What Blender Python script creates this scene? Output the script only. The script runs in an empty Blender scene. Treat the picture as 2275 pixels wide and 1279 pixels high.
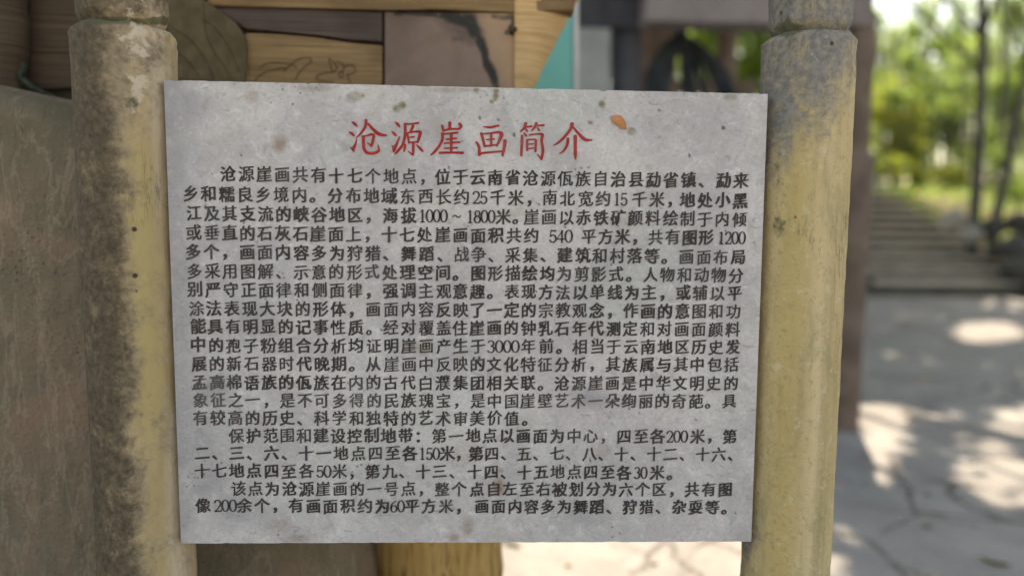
import bpy, bmesh, math, random
import numpy as np
from mathutils import Vector, Matrix, noise
random.seed(7); rng = np.random.default_rng(11)
S = bpy.context.scene
COL = S.collection
R = math.radians

# ------------------------------------------------------------------ camera
FPX = 1650.0                                   # focal length in photograph pixels (2275 wide)
CAM = np.array([0.52, -1.268, 1.40])
YAW, PITCH, ROLL = R(-2.25), R(5.67), R(-0.67)
def cam_rows(yaw, pitch, roll):
    cy, sy, cp, sp, cr, sr = math.cos(yaw), math.sin(yaw), math.cos(pitch), math.sin(pitch), math.cos(roll), math.sin(roll)
    base = np.array([[1, 0, 0], [0, 0, -1], [0, 1, 0]], float)
    Rz = np.array([[cy, sy, 0], [-sy, cy, 0], [0, 0, 1]])
    Rx = np.array([[1, 0, 0], [0, cp, -sp], [0, sp, cp]])
    Rr = np.array([[cr, sr, 0], [-sr, cr, 0], [0, 0, 1]])
    return Rr @ Rx @ base @ Rz
MC = cam_rows(YAW, PITCH, ROLL)
cam = bpy.data.cameras.new('camera'); camo = bpy.data.objects.new('camera', cam); COL.objects.link(camo)
m3 = Matrix([[MC[0][i], -MC[1][i], -MC[2][i]] for i in range(3)])
camo.matrix_world = Matrix.Translation(Vector(CAM)) @ m3.to_4x4()
cam.sensor_width = 36; cam.lens = FPX / 2275 * 36
cam.clip_start = 0.05; cam.clip_end = 800
cam.dof.use_dof = True; cam.dof.focus_distance = 1.275; cam.dof.aperture_fstop = 1.0
S.camera = camo
S.render.resolution_x, S.render.resolution_y = 1024, 575

def ray(px, py):
    return np.array([(px - 1137.5) / FPX, (py - 639.5) / FPX, 1.0]) @ MC
def at(px, py, Y):
    """the point of the vertical plane at distance Y behind the plaque seen at a pixel"""
    d = ray(px, py); t = (Y - CAM[1]) / d[1]; return CAM + d * t
def gnd(px, py, z=0.0):
    d = ray(px, py); t = (z - CAM[2]) / d[2]; return CAM + d * t
def topx(P):
    c = (np.asarray(P) - CAM) @ MC.T
    return np.stack([1137.5 + FPX * c[..., 0] / c[..., 2], 639.5 + FPX * c[..., 1] / c[..., 2], c[..., 2]], -1)

# ------------------------------------------------------------------ world and sun
SUN_EL, SUN_AZ = R(66), R(20)                   # azimuth from +Y (away from the camera) towards +X
TOSUN = np.array([math.sin(SUN_AZ) * math.cos(SUN_EL), math.cos(SUN_AZ) * math.cos(SUN_EL), math.sin(SUN_EL)])
w = bpy.data.worlds.new('World'); S.world = w; w.use_nodes = True
nt = w.node_tree; nt.nodes.clear()
sky = nt.nodes.new('ShaderNodeTexSky'); sky.sky_type = 'NISHITA'; sky.sun_disc = False
sky.sun_elevation = SUN_EL; sky.sun_rotation = SUN_AZ; sky.air_density = 1.0; sky.dust_density = 2.5; sky.ozone_density = 0.6
bg = nt.nodes.new('ShaderNodeBackground'); bg.inputs[1].default_value = 0.15
wo = nt.nodes.new('ShaderNodeOutputWorld'); nt.links.new(sky.outputs[0], bg.inputs[0]); nt.links.new(bg.outputs[0], wo.inputs[0])
sun = bpy.data.lights.new('sun', 'SUN'); sun.energy = 3.0; sun.angle = R(0.55); sun.color = (1.0, 0.97, 0.955)
suno = bpy.data.objects.new('sun', sun); COL.objects.link(suno)
suno.rotation_euler = Vector(TOSUN).to_track_quat('Z', 'Y').to_euler(); suno.location = (3, 8, 20)
S.view_settings.view_transform = 'Standard'; S.view_settings.look = 'None'; S.view_settings.gamma = 1
S.view_settings.use_curve_mapping = False
S.view_settings.exposure = 1.5
S.view_settings.use_white_balance = True; S.view_settings.white_balance_temperature = 8900; S.view_settings.white_balance_tint = 10

# ------------------------------------------------------------------ helpers
class NT:
    """small helper to write node materials"""
    def __init__(s, name, rough=0.8, spec=0.3):
        s.m = bpy.data.materials.new(name); s.m.use_nodes = True; s.t = s.m.node_tree
        s.b = s.t.nodes['Principled BSDF']; s.b.inputs['Roughness'].default_value = rough
        s.b.inputs['Specular IOR Level'].default_value = spec
        s.tc = s.n('ShaderNodeTexCoord'); s.obj = s.tc.outputs['Object']
    def n(s, t, **k):
        x = s.t.nodes.new(t)
        for a, v in k.items(): setattr(x, a, v)
        return x
    def l(s, a, b): s.t.links.new(a, b)
    def put(s, sock, v):
        if hasattr(v, 'links'): s.l(v, sock)
        elif isinstance(v, (tuple, list)) and len(v) == 3 and sock.type == 'RGBA': sock.default_value = (*v, 1)
        else: sock.default_value = v
    def mapping(s, scale=(1, 1, 1), loc=(0, 0, 0), rot=(0, 0, 0)):
        x = s.n('ShaderNodeMapping'); s.l(s.obj, x.inputs[0]); x.inputs['Scale'].default_value = scale
        x.inputs['Location'].default_value = loc; x.inputs['Rotation'].default_value = rot; return x.outputs[0]
    def noise(s, scale, detail=5, rough=0.55, dist=0.0, vec=None):
        x = s.n('ShaderNodeTexNoise'); x.inputs['Scale'].default_value = scale; x.inputs['Detail'].default_value = detail
        x.inputs['Roughness'].default_value = rough; x.inputs['Distortion'].default_value = dist
        s.l(vec if vec is not None else s.obj, x.inputs['Vector']); return x.outputs['Fac']
    def ramp(s, f, a, b, lo=0.0, hi=1.0):
        x = s.n('ShaderNodeMapRange', interpolation_type='SMOOTHSTEP'); s.put(x.inputs[0], f)
        for i, v in ((1, a), (2, b), (3, lo), (4, hi)): x.inputs[i].default_value = v
        return x.outputs[0]
    def mix(s, f, a, b, mode='MIX'):
        x = s.n('ShaderNodeMix', data_type='RGBA', blend_type=mode)
        s.put(x.inputs[0], f); s.put(x.inputs[6], a); s.put(x.inputs[7], b); return x.outputs[2]
    def math(s, op, a, b=0.5, c=0.5):
        x = s.n('ShaderNodeMath', operation=op); s.put(x.inputs[0], a); s.put(x.inputs[1], b); s.put(x.inputs[2], c); return x.outputs[0]
    def attr(s, name): x = s.n('ShaderNodeAttribute'); x.attribute_name = name; return x.outputs['Fac']
    def color(s, c): s.put(s.b.inputs['Base Color'], c)
    def bump(s, h, strength=0.3, dist=0.004):
        x = s.n('ShaderNodeBump'); x.inputs['Strength'].default_value = strength; x.inputs['Distance'].default_value = dist
        s.l(h, x.inputs['Height']); s.l(x.outputs[0], s.b.inputs['Normal'])

def link_mesh(name, me, mat, parent=None):
    o = bpy.data.objects.new(name, me); COL.objects.link(o)
    if mat is not None: me.materials.append(mat)
    if parent is not None: o.parent = parent
    return o
def mesh_np(name, V, F, mat=None, parent=None, smooth=False):
    """F: list of equal-sized faces as an array, or a python list"""
    me = bpy.data.meshes.new(name); V = np.asarray(V, np.float32)
    if isinstance(F, np.ndarray):
        n, k = F.shape
        me.vertices.add(len(V)); me.vertices.foreach_set('co', V.ravel())
        me.loops.add(n * k); me.loops.foreach_set('vertex_index', F.astype(np.int32).ravel())
        me.polygons.add(n); me.polygons.foreach_set('loop_start', np.arange(0, n * k, k, dtype=np.int32))
        me.update(calc_edges=True); me.validate()
    else:
        me.from_pydata([tuple(v) for v in V], [], [tuple(f) for f in F])
    if smooth: me.polygons.foreach_set('use_smooth', np.ones(len(me.polygons), bool))
    return link_mesh(name, me, mat, parent)
def bm_obj(name, bm, mat, parent=None, smooth=False):
    bmesh.ops.recalc_face_normals(bm, faces=bm.faces)
    me = bpy.data.meshes.new(name); bm.to_mesh(me); bm.free()
    if smooth: me.polygons.foreach_set('use_smooth', np.ones(len(me.polygons), bool))
    return link_mesh(name, me, mat, parent)
def set_attr(o, name, vals):
    a = o.data.attributes.new(name, 'FLOAT', 'POINT'); a.data.foreach_set('value', np.asarray(vals, np.float32))
def tag(o, label=None, cat=None, group=None, kind=None):
    for k, v in (('label', label), ('category', cat), ('group', group), ('kind', kind)):
        if v: o[k] = v
    return o
def thing(name, label, cat, loc=(0, 0, 0), group=None):
    o = bpy.data.objects.new(name, None); COL.objects.link(o); o.empty_display_size = 0.1
    o.location = loc; return tag(o, label, cat, group)
def keep(o, parent):
    """parent without moving (parts are built in world coordinates, things are only translated)"""
    o.parent = parent; o.matrix_parent_inverse = Matrix.Translation(parent.location).inverted(); return o
def fbm(p, o=4): return noise.fractal(Vector(p), 1.0, 2.0, o)
def sstep(x, a, b):
    t = np.clip((x - a) / (b - a), 0, 1); return t * t * (3 - 2 * t)

def box_bm(bm, x0, x1, y0, y1, z0, z1, bev=0.0):
    g = bmesh.ops.create_cube(bm, size=1); vs = g['verts']
    for v in vs: v.co = Vector(((x0 + x1) / 2 + v.co.x * (x1 - x0), (y0 + y1) / 2 + v.co.y * (y1 - y0), (z0 + z1) / 2 + v.co.z * (z1 - z0)))
    if bev:
        es = list({e for v in vs for e in v.link_edges})
        bmesh.ops.bevel(bm, geom=es, offset=bev, segments=2, affect='EDGES', profile=0.5)
def tube_np(path, radii, n=12, wob=0.0, seed=0):
    path = np.asarray(path, float); V = []; F = []
    for i, p in enumerate(path):
        t = path[min(i + 1, len(path) - 1)] - path[max(i - 1, 0)]; t /= np.linalg.norm(t)
        a = np.cross(t, [0.13, 1, 0.07]); a /= np.linalg.norm(a); b = np.cross(t, a)
        for k in range(n):
            q = 2 * math.pi * k / n
            r = radii[i] * (1 + wob * noise.noise(Vector((math.cos(q) * 1.3 + seed, math.sin(q) * 1.3, i * 0.6))))
            V.append(p + r * (a * math.cos(q) + b * math.sin(q)))
    for i in range(len(path) - 1):
        for k in range(n):
            k2 = (k + 1) % n; F.append((i * n + k, i * n + k2, (i + 1) * n + k2, (i + 1) * n + k))
    c0, c1 = len(V), len(V) + 1; V += [path[0], path[-1]]
    for k in range(n):
        k2 = (k + 1) % n; F.append((c0, k2, k)); F.append((c1, (len(path) - 1) * n + k, (len(path) - 1) * n + k2))
    return V, F
def merge(parts):
    V = []; F = []
    for v, f in parts:
        o = len(V); V += list(v); F += [tuple(i + o for i in q) for q in f]
    return V, F
def px_slab(name, poly, Yf, thick, mat, parent=None, bev=0.006, smooth=False):
    """an upright slab whose front, at distance Yf, has the given outline"""
    bm = bmesh.new()
    f = [bm.verts.new(Vector(at(x, y, Yf))) for x, y in poly]
    off = Vector((0, thick, 0)); b = [bm.verts.new(v.co + off) for v in f]
    bm.faces.new(f); bm.faces.new(b[::-1]); n = len(f)
    for i in range(n): bm.faces.new((f[i], b[i], b[(i + 1) % n], f[(i + 1) % n]))
    if bev:
        es = [e for e in bm.edges if (e.verts[0] in f) and (e.verts[1] in f)]
        bmesh.ops.bevel(bm, geom=es, offset=bev, segments=3, affect='EDGES', profile=0.5, clamp_overlap=True)
    o = bm_obj(name, bm, mat)
    if parent is not None: keep(o, parent)
    return o

# ------------------------------------------------------------------ materials
def mat_plaque():
    t = NT('engraved grey stone', 0.62, 0.35)
    n1 = t.noise(5, 6, 0.6, 0.6); n2 = t.noise(17, 7, 0.65, 0.4); n3 = t.noise(150, 4, 0.6); n4 = t.noise(3.1, 4, 0.5, 0.3, t.mapping(loc=(3, 1, 7)))
    c = t.mix(t.ramp(n1, 0.35, 0.66), (0.40, 0.382, 0.375), (0.565, 0.535, 0.505))
    c = t.mix(t.ramp(n2, 0.46, 0.72, 0, 0.55), c, (0.60, 0.595, 0.58))
    c = t.mix(t.ramp(n4, 0.5, 0.68, 0, 0.4), c, (0.49, 0.42, 0.42))
    c = t.mix(t.ramp(t.noise(4.2, 4, 0.5, 0.2, t.mapping(loc=(9, 4, 2))), 0.52, 0.68, 0, 0.35), c, (0.44, 0.47, 0.41))
    c = t.mix(t.ramp(n3, 0.3, 0.75, 0.0, 0.34), c, (0.28, 0.275, 0.27))
    n5 = t.noise(46, 7, 0.75, 0.8)
    c = t.mix(t.ramp(n5, 0.53, 0.66, 0, 0.5), c, (0.27, 0.265, 0.26)); c = t.mix(t.ramp(n5, 0.46, 0.34, 0, 0.5), c, (0.66, 0.65, 0.63))
    scr = t.noise(30, 6, 0.7, 2.2, t.mapping(scale=(1, 1, 2.2), rot=(0, 0.6, 0)))
    c = t.mix(t.ramp(scr, 0.57, 0.68, 0, 0.6), c, (0.22, 0.215, 0.21))
    sp = t.n('ShaderNodeTexVoronoi'); sp.inputs['Scale'].default_value = 85; t.l(t.obj, sp.inputs['Vector'])
    spk = t.math('MULTIPLY', t.ramp(sp.outputs['Distance'], 0.10, 0.22, 1, 0), t.ramp(t.noise(9, 3, 0.6), 0.54, 0.66))
    c = t.mix(t.math('MULTIPLY', spk, 0.8), c, (0.10, 0.09, 0.075))
    n6 = t.noise(11, 7, 0.7, 1.2, t.mapping(loc=(2, 8, 5)))
    c = t.mix(t.ramp(n6, 0.55, 0.68, 0, 0.4), c, (0.33, 0.29, 0.24))
    edge = t.noise(60, 5, 0.7)
    br = t.ramp(edge, 0.25, 0.6, 0.35, 1.0)
    c = t.mix(t.math('MULTIPLY', t.attr('dirt_and_shade'), t.ramp(n2, 0.3, 0.62, 0.45, 1)), c, (0.20, 0.20, 0.215))
    c = t.mix(t.math('MULTIPLY', t.attr('rust'), br), c, (0.21, 0.12, 0.06))
    c = t.mix(t.math('MULTIPLY', t.attr('lichen'), br), c, (0.14, 0.12, 0.03))
    c = t.mix(t.attr('nick'), c, (0.035, 0.03, 0.025))
    t.color(c); t.bump(t.math('ADD', n3, t.math('MULTIPLY', n2, 1.5)), 0.25, 0.002); return t.m
def mat_ink(name, col, worn):
    t = NT(name, 0.55, 0.35)
    n = t.noise(55, 5, 0.7); n2 = t.noise(8, 3, 0.5)
    c = t.mix(t.ramp(n, 0.35, 0.7), col, worn)
    c = t.mix(t.ramp(n2, 0.5, 0.72, 0, 0.65), c, tuple(0.6 * a + 0.07 for a in worn))
    t.color(c); return t.m
def mat_post(left):
    t = NT('weathered bamboo-form concrete ' + ('mossy' if left else 'yellow'), 0.82, 0.22)
    st = t.mapping(scale=(9, 9, 0.9)); v1 = t.noise(3.0, 6, 0.62, 0.5, st); fine = t.noise(90, 5, 0.65); med = t.noise(22, 6, 0.62, 0.3)
    lng = t.noise(1.2, 5, 0.6, 0.6, t.mapping(scale=(14, 14, 1.0), loc=(2, 5, 1)))
    if left:
        c = t.mix(t.ramp(v1, 0.35, 0.65), (0.34, 0.25, 0.13), (0.43, 0.325, 0.185))
        c = t.mix(t.ramp(med, 0.45, 0.72, 0, 0.7), c, (0.43, 0.36, 0.25))
    else:
        c = t.mix(t.ramp(v1, 0.35, 0.65), (0.40, 0.305, 0.145), (0.52, 0.415, 0.225))
        c = t.mix(t.ramp(med, 0.5, 0.75, 0, 0.6), c, (0.37, 0.29, 0.13))
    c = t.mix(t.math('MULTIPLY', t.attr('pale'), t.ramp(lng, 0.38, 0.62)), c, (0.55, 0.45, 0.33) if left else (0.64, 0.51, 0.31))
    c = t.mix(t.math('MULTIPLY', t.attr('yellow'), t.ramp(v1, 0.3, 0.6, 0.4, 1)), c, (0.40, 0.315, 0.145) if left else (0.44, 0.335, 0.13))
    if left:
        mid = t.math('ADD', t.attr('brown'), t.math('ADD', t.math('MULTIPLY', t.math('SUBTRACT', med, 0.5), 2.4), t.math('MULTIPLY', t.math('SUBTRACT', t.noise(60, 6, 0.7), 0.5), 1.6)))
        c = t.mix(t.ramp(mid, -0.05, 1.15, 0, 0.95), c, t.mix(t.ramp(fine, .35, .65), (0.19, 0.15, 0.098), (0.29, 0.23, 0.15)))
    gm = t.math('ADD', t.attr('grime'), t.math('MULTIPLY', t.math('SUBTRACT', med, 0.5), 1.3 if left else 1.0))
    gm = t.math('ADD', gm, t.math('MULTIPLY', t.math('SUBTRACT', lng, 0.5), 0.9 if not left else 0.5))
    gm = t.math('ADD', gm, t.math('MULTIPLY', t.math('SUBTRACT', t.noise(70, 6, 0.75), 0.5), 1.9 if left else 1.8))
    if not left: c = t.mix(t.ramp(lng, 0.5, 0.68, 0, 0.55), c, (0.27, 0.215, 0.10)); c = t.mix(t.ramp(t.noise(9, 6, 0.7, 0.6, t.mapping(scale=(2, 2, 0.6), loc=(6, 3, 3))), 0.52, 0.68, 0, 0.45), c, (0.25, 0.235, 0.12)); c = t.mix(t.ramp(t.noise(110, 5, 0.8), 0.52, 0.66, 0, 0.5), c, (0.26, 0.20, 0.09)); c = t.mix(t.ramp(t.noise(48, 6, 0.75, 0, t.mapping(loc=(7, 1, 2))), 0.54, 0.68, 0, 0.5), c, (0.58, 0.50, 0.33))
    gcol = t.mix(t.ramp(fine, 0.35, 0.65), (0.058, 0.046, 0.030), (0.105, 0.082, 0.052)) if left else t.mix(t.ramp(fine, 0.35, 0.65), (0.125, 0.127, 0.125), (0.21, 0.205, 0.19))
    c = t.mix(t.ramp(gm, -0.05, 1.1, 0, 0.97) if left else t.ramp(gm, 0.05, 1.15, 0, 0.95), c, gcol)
    mo = t.math('ADD', t.attr('moss'), t.math('MULTIPLY', t.math('SUBTRACT', t.noise(30, 6, 0.7), 0.5), 1.6))
    c = t.mix(t.ramp(mo, 0.5, 0.8, 0, 0.8), c, (0.075, 0.078, 0.042))
    li = t.math('ADD', t.attr('crust'), t.math('MULTIPLY', t.math('SUBTRACT', t.noise(38, 7, 0.72, 0.4), 0.5), 2.4))
    c = t.mix(t.ramp(li, 0.62, 0.86, 0, 0.85), c, (0.52, 0.44, 0.34) if left else (0.50, 0.50, 0.47))
    vo = t.n('ShaderNodeTexVoronoi'); vo.inputs['Scale'].default_value = 24; t.l(t.obj, vo.inputs['Vector'])
    pit = t.math('MULTIPLY', t.ramp(vo.outputs['Distance'], 0.07, 0.12, 1, 0), t.ramp(t.noise(6, 2, 0.5), 0.48, 0.55))
    c = t.mix(pit, c, (0.06, 0.045, 0.03))
    crk = t.ramp(t.math('ABSOLUTE', t.math('SUBTRACT', t.noise(1.0, 5, 0.7, 0.3, t.mapping(scale=(22, 22, 2.0), loc=(1, 1, 8))), 0.5)), 0.0, 0.012, 1, 0)
    c = t.mix(t.math('MULTIPLY', crk, t.ramp(t.noise(5, 2, 0.5, 0, t.mapping(loc=(4, 4, 4))), 0.5, 0.6, 0, 0.55)), c, (0.12, 0.09, 0.05))
    t.color(c); t.bump(t.math('ADD', t.math('MULTIPLY', fine, 0.5), t.math('ADD', med, t.math('MULTIPLY', pit, -1.0))), 0.4, 0.004); return t.m
def mat_wood(name, dark, light, gscale=1.0, lines=0.6, horiz=True, rough=0.75, blot=0.6):
    t = NT(name, rough, 0.25)
    sc = (1.2, 1.2, 30 * gscale) if horiz else (26 * gscale, 26 * gscale, 1.4)
    g = t.noise(2.2, 6, 0.62, 0.9, t.mapping(scale=sc)); big = t.noise(4, 4, 0.55, 0.4)
    c = t.mix(t.ramp(g, 0.3, 0.7), dark, light)
    c = t.mix(t.ramp(big, 0.4, 0.7, 0, blot), c, tuple(0.55 * a for a in dark))
    w2 = t.noise(5.0, 4, 0.5, 0.5, t.mapping(scale=sc, loc=(3, 3, 3)))
    c = t.mix(t.ramp(w2, 0.56, 0.64, 0, lines), c, tuple(0.3 * a for a in dark))
    t.color(c); t.bump(g, 0.5, 0.004); return t.m
def mat_simple(name, c1, c2, scale=8, rough=0.8, detail=5, bump=0.2, c3=None):
    t = NT(name, rough, 0.25); n = t.noise(scale, detail, 0.6, 0.3)
    c = t.mix(t.ramp(n, 0.32, 0.68), c1, c2)
    if c3: c = t.mix(t.ramp(t.noise(scale * 3.1, 5, 0.65, 0.2, t.mapping(loc=(5, 2, 9))), 0.52, 0.68, 0, 0.8), c, c3)
    t.color(c)
    if bump: t.bump(t.noise(scale * 6, 5, 0.6), bump, 0.01)
    return t.m
def mat_leaf(name, cols, trans):
    t = NT(name, 0.38, 0.5); g = t.n('ShaderNodeNewGeometry'); r = g.outputs['Random Per Island']
    x = t.n('ShaderNodeValToRGB'); t.l(r, x.inputs[0]); e = x.color_ramp.elements
    e[0].color = (*cols[0], 1); e[1].color = (*cols[-1], 1)
    for i, c in enumerate(cols[1:-1]): k = e.new((i + 1) / (len(cols) - 1)); k.color = (*c, 1)
    t.color(x.outputs[0])
    tr = t.n('ShaderNodeBsdfTranslucent')
    t.l(t.mix(1.0, x.outputs[0], trans, 'MULTIPLY'), tr.inputs[0])
    mx = t.n('ShaderNodeMixShader'); mx.inputs[0].default_value = 0.6
    t.l(t.b.outputs[0], mx.inputs[1]); t.l(tr.outputs[0], mx.inputs[2])
    out = [n for n in t.t.nodes if n.type == 'OUTPUT_MATERIAL'][0]; t.l(mx.outputs[0], out.inputs[0]); return t.m
def mat_ground():
    t = NT('grey concrete crazy paving', 0.8, 0.25)
    wp = t.n('ShaderNodeTexNoise'); wp.inputs['Scale'].default_value = 2.3; wp.inputs['Detail'].default_value = 5; t.l(t.obj, wp.inputs['Vector'])
    va = t.n('ShaderNodeVectorMath', operation='SCALE'); t.l(wp.outputs['Color'], va.inputs[0]); va.inputs['Scale'].default_value = 0.45
    vb = t.n('ShaderNodeVectorMath', operation='ADD'); t.l(t.obj, vb.inputs[0]); t.l(va.outputs[0], vb.inputs[1])
    vo = t.n('ShaderNodeTexVoronoi', feature='DISTANCE_TO_EDGE'); vo.inputs['Scale'].default_value = 0.75; t.l(vb.outputs[0], vo.inputs['Vector'])
    vc = t.n('ShaderNodeTexVoronoi'); vc.inputs['Scale'].default_value = 0.75; t.l(vb.outputs[0], vc.inputs['Vector'])
    n1 = t.noise(1.7, 6, 0.6, 0.4); n2 = t.noise(14, 6, 0.65, 0.3); n3 = t.noise(80, 4, 0.6)
    c = t.mix(t.ramp(n1, 0.35, 0.68), (0.28, 0.265, 0.25), (0.40, 0.38, 0.36))
    hs = t.n('ShaderNodeSeparateColor'); t.l(vc.outputs['Color'], hs.inputs[0])
    c = t.mix(t.ramp(hs.outputs[0], 0.2, 1.0, 0, 0.4), c, (0.40, 0.375, 0.35))
    c = t.mix(t.ramp(n2, 0.5, 0.75, 0, 0.55), c, (0.19, 0.185, 0.175))
    c = t.mix(t.ramp(n3, 0.35, 0.7, 0, 0.25), c, (0.15, 0.145, 0.14))
    j = t.math('MULTIPLY', t.ramp(vo.outputs['Distance'], 0.004, 0.016, 1, 0), t.ramp(t.noise(1.1, 3, 0.5), 0.42, 0.56))
    j = t.math('MAXIMUM', j, t.attr('crack'))
    c = t.mix(t.math('MULTIPLY', j, 0.78), c, (0.075, 0.055, 0.048))
    t.color(c); t.bump(t.math('SUBTRACT', t.math('ADD', t.math('MULTIPLY', n2, 0.7), t.math('MULTIPLY', n3, 0.3)), j), 0.5, 0.012); return t.m

M = {}
M['plaque'] = mat_plaque()
M['red'] = mat_ink('red paint in carved strokes', (0.30, 0.013, 0.012), (0.46, 0.03, 0.022))
M['black'] = mat_ink('black paint in carved strokes', (0.020, 0.016, 0.014), (0.058, 0.048, 0.042))
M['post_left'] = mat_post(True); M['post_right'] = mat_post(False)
M['ground'] = mat_ground()
M['trunk_leg'] = mat_wood('ochre trunk-form concrete', (0.40, 0.235, 0.075), (0.56, 0.37, 0.145), 0.8, 0.7, False)
M['ochre'] = mat_wood('ochre painted plank', (0.20, 0.125, 0.055), (0.34, 0.22, 0.105), 3.0, 0.5)
M['purple'] = mat_wood('faded purple-brown plank', (0.082, 0.058, 0.048), (0.135, 0.097, 0.08), 3.2, 0.55)
M['reed'] = mat_wood('ribbed plank darkened for shade', (0.055, 0.037, 0.023), (0.10, 0.067, 0.04), 4.0, 0.7)  # colour lowered to paint the shade at the board's upper left
M['backing'] = mat_simple('dark brown backing', (0.05, 0.04, 0.03), (0.09, 0.07, 0.05))
M['groove'] = mat_simple('dark carved groove', (0.055, 0.038, 0.022), (0.10, 0.07, 0.04), 40)
M['olive'] = mat_simple('olive brown painted leaf relief', (0.085, 0.066, 0.034), (0.13, 0.10, 0.052), 26)
M['moss'] = mat_simple('dark green moss', (0.018, 0.024, 0.016), (0.05, 0.06, 0.035), 60)
M['teal'] = mat_simple('teal painted metal', (0.15, 0.47, 0.39), (0.17, 0.51, 0.42), 5, 0.5, 4, 0)
M['offwhite'] = mat_simple('off-white edging', (0.52, 0.52, 0.47), (0.6, 0.6, 0.55), 9, 0.6)
M['steel'] = mat_simple('grey painted steel', (0.22, 0.23, 0.23), (0.28, 0.29, 0.29), 9, 0.5)
M['pav_wood'] = mat_simple('grey-brown weathered timber', (0.125, 0.088, 0.066), (0.20, 0.145, 0.112), 5, 0.8, 5, 0.2)
M['pav_dark'] = mat_simple('dark stained timber', (0.045, 0.046, 0.055), (0.075, 0.075, 0.085), 5)
M['pav_beam'] = mat_simple('grey violet timber beam', (0.165, 0.14, 0.13), (0.24, 0.205, 0.195), 4)
M['plaster'] = mat_simple('pale grey green plaster', (0.24, 0.25, 0.235), (0.32, 0.325, 0.305), 6)
M['thatch'] = mat_wood('grey brown thatch', (0.10, 0.085, 0.07), (0.19, 0.16, 0.13), 1.0, 0.6, False)
M['frond'] = mat_simple('black-green dried frond', (0.018, 0.023, 0.026), (0.04, 0.046, 0.05), 6)
M['tread'] = mat_simple('grey brown tread stone with sky light in colour', (0.50, 0.44, 0.36), (0.66, 0.585, 0.49), 3, 0.85, 6, 0.4)  # paler than the steps to paint sky light on the treads
M['step'] = mat_simple('grey brown stone with riser shade in colour', (0.09, 0.078, 0.062), (0.155, 0.135, 0.108), 3, 0.85, 6, 0.5)  # darker than the treads to paint the shade on the risers
M['rock'] = mat_simple('dark weathered rock', (0.05, 0.048, 0.048), (0.11, 0.105, 0.10), 2.2, 0.85, 6, 0.6, (0.16, 0.15, 0.14))
M['pale_rock'] = mat_simple('pale limestone', (0.36, 0.34, 0.31), (0.50, 0.47, 0.43), 3, 0.85, 6, 0.5)
M['bark'] = mat_wood('dark bark greyed for haze', (0.07, 0.066, 0.062), (0.15, 0.138, 0.128), 0.5, 0.4, False)  # bark lightened to paint the pale veil of haze over the trunks
M['bark_pale'] = mat_wood('grey brown bark', (0.13, 0.11, 0.09), (0.22, 0.19, 0.155), 0.5, 0.5, False)
M['soil'] = mat_simple('leaf littered soil', (0.10, 0.08, 0.05), (0.17, 0.14, 0.075), 3, 0.9, 6, 0.4, (0.13, 0.16, 0.04))
M['dead_leaf'] = mat_simple('dry orange leaf', (0.42, 0.17, 0.07), (0.54, 0.24, 0.10), 60, 0.6, 4, 0.1)
M['yellow_leaf'] = mat_simple('dry yellow green leaf', (0.24, 0.19, 0.05), (0.34, 0.27, 0.08), 30, 0.6, 4, 0.1)
M['brown_leaf'] = mat_simple('dry brown leaf', (0.12, 0.10, 0.04), (0.19, 0.15, 0.06), 30, 0.6, 4, 0.1)
M['leaf_lime'] = mat_leaf('lime green leaves', [(0.045, 0.075, 0.03), (0.12, 0.165, 0.045), (0.18, 0.20, 0.05), (0.07, 0.11, 0.06), (0.14, 0.16, 0.085)], (3.5, 3.9, 2.7))
M['leaf_mid'] = mat_leaf('mid green leaves', [(0.045, 0.075, 0.035), (0.085, 0.12, 0.05), (0.12, 0.15, 0.07), (0.07, 0.09, 0.05)], (3.6, 3.5, 3.0))  # paler green, with the background haze put into the leaf colour
M['leaf_yellow'] = mat_leaf('yellow green leaves', [(0.07, 0.10, 0.03), (0.19, 0.21, 0.035), (0.22, 0.21, 0.05), (0.07, 0.10, 0.045), (0.15, 0.18, 0.07)], (3.0, 3.2, 2.1))
# ------------------------------------------------------------------ ground and hill
def axis(fine0, fine1, step, lo, hi):
    a = list(np.arange(fine0, fine1, step)); s = step; x = a[0]; left = []
    while x > lo: s *= 1.35; x -= s; left.append(x)
    s = step; x = a[-1]; right = []
    while x < hi: s *= 1.35; x += s; right.append(x)
    return np.array(left[::-1] + a + right)
gx, gy = axis(-0.6, 4.4, 0.022, -160, 160), axis(1.3, 6.2, 0.022, -160, 11.6)
GX, GY = np.meshgrid(gx, gy)
GZ = np.zeros_like(GX)
for idx, (a, b) in enumerate(zip(GX.ravel(), GY.ravel())):
    if -3 < a < 7 and -1 < b < 9: GZ.flat[idx] = 0.012 * noise.noise(Vector((a * 1.1, b * 1.1, 0)))
nx, ny = len(gx), len(gy)
q = np.arange(nx * ny).reshape(ny, nx)
F = np.stack([q[:-1, :-1], q[:-1, 1:], q[1:, 1:], q[1:, :-1]], -1).reshape(-1, 4)
GV = np.stack([GX, GY, GZ], -1).reshape(-1, 3)
ground = mesh_np('ground', GV, F, M['ground'], smooth=True); tag(ground, kind='structure')
crack = np.zeros(len(GV))
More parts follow.
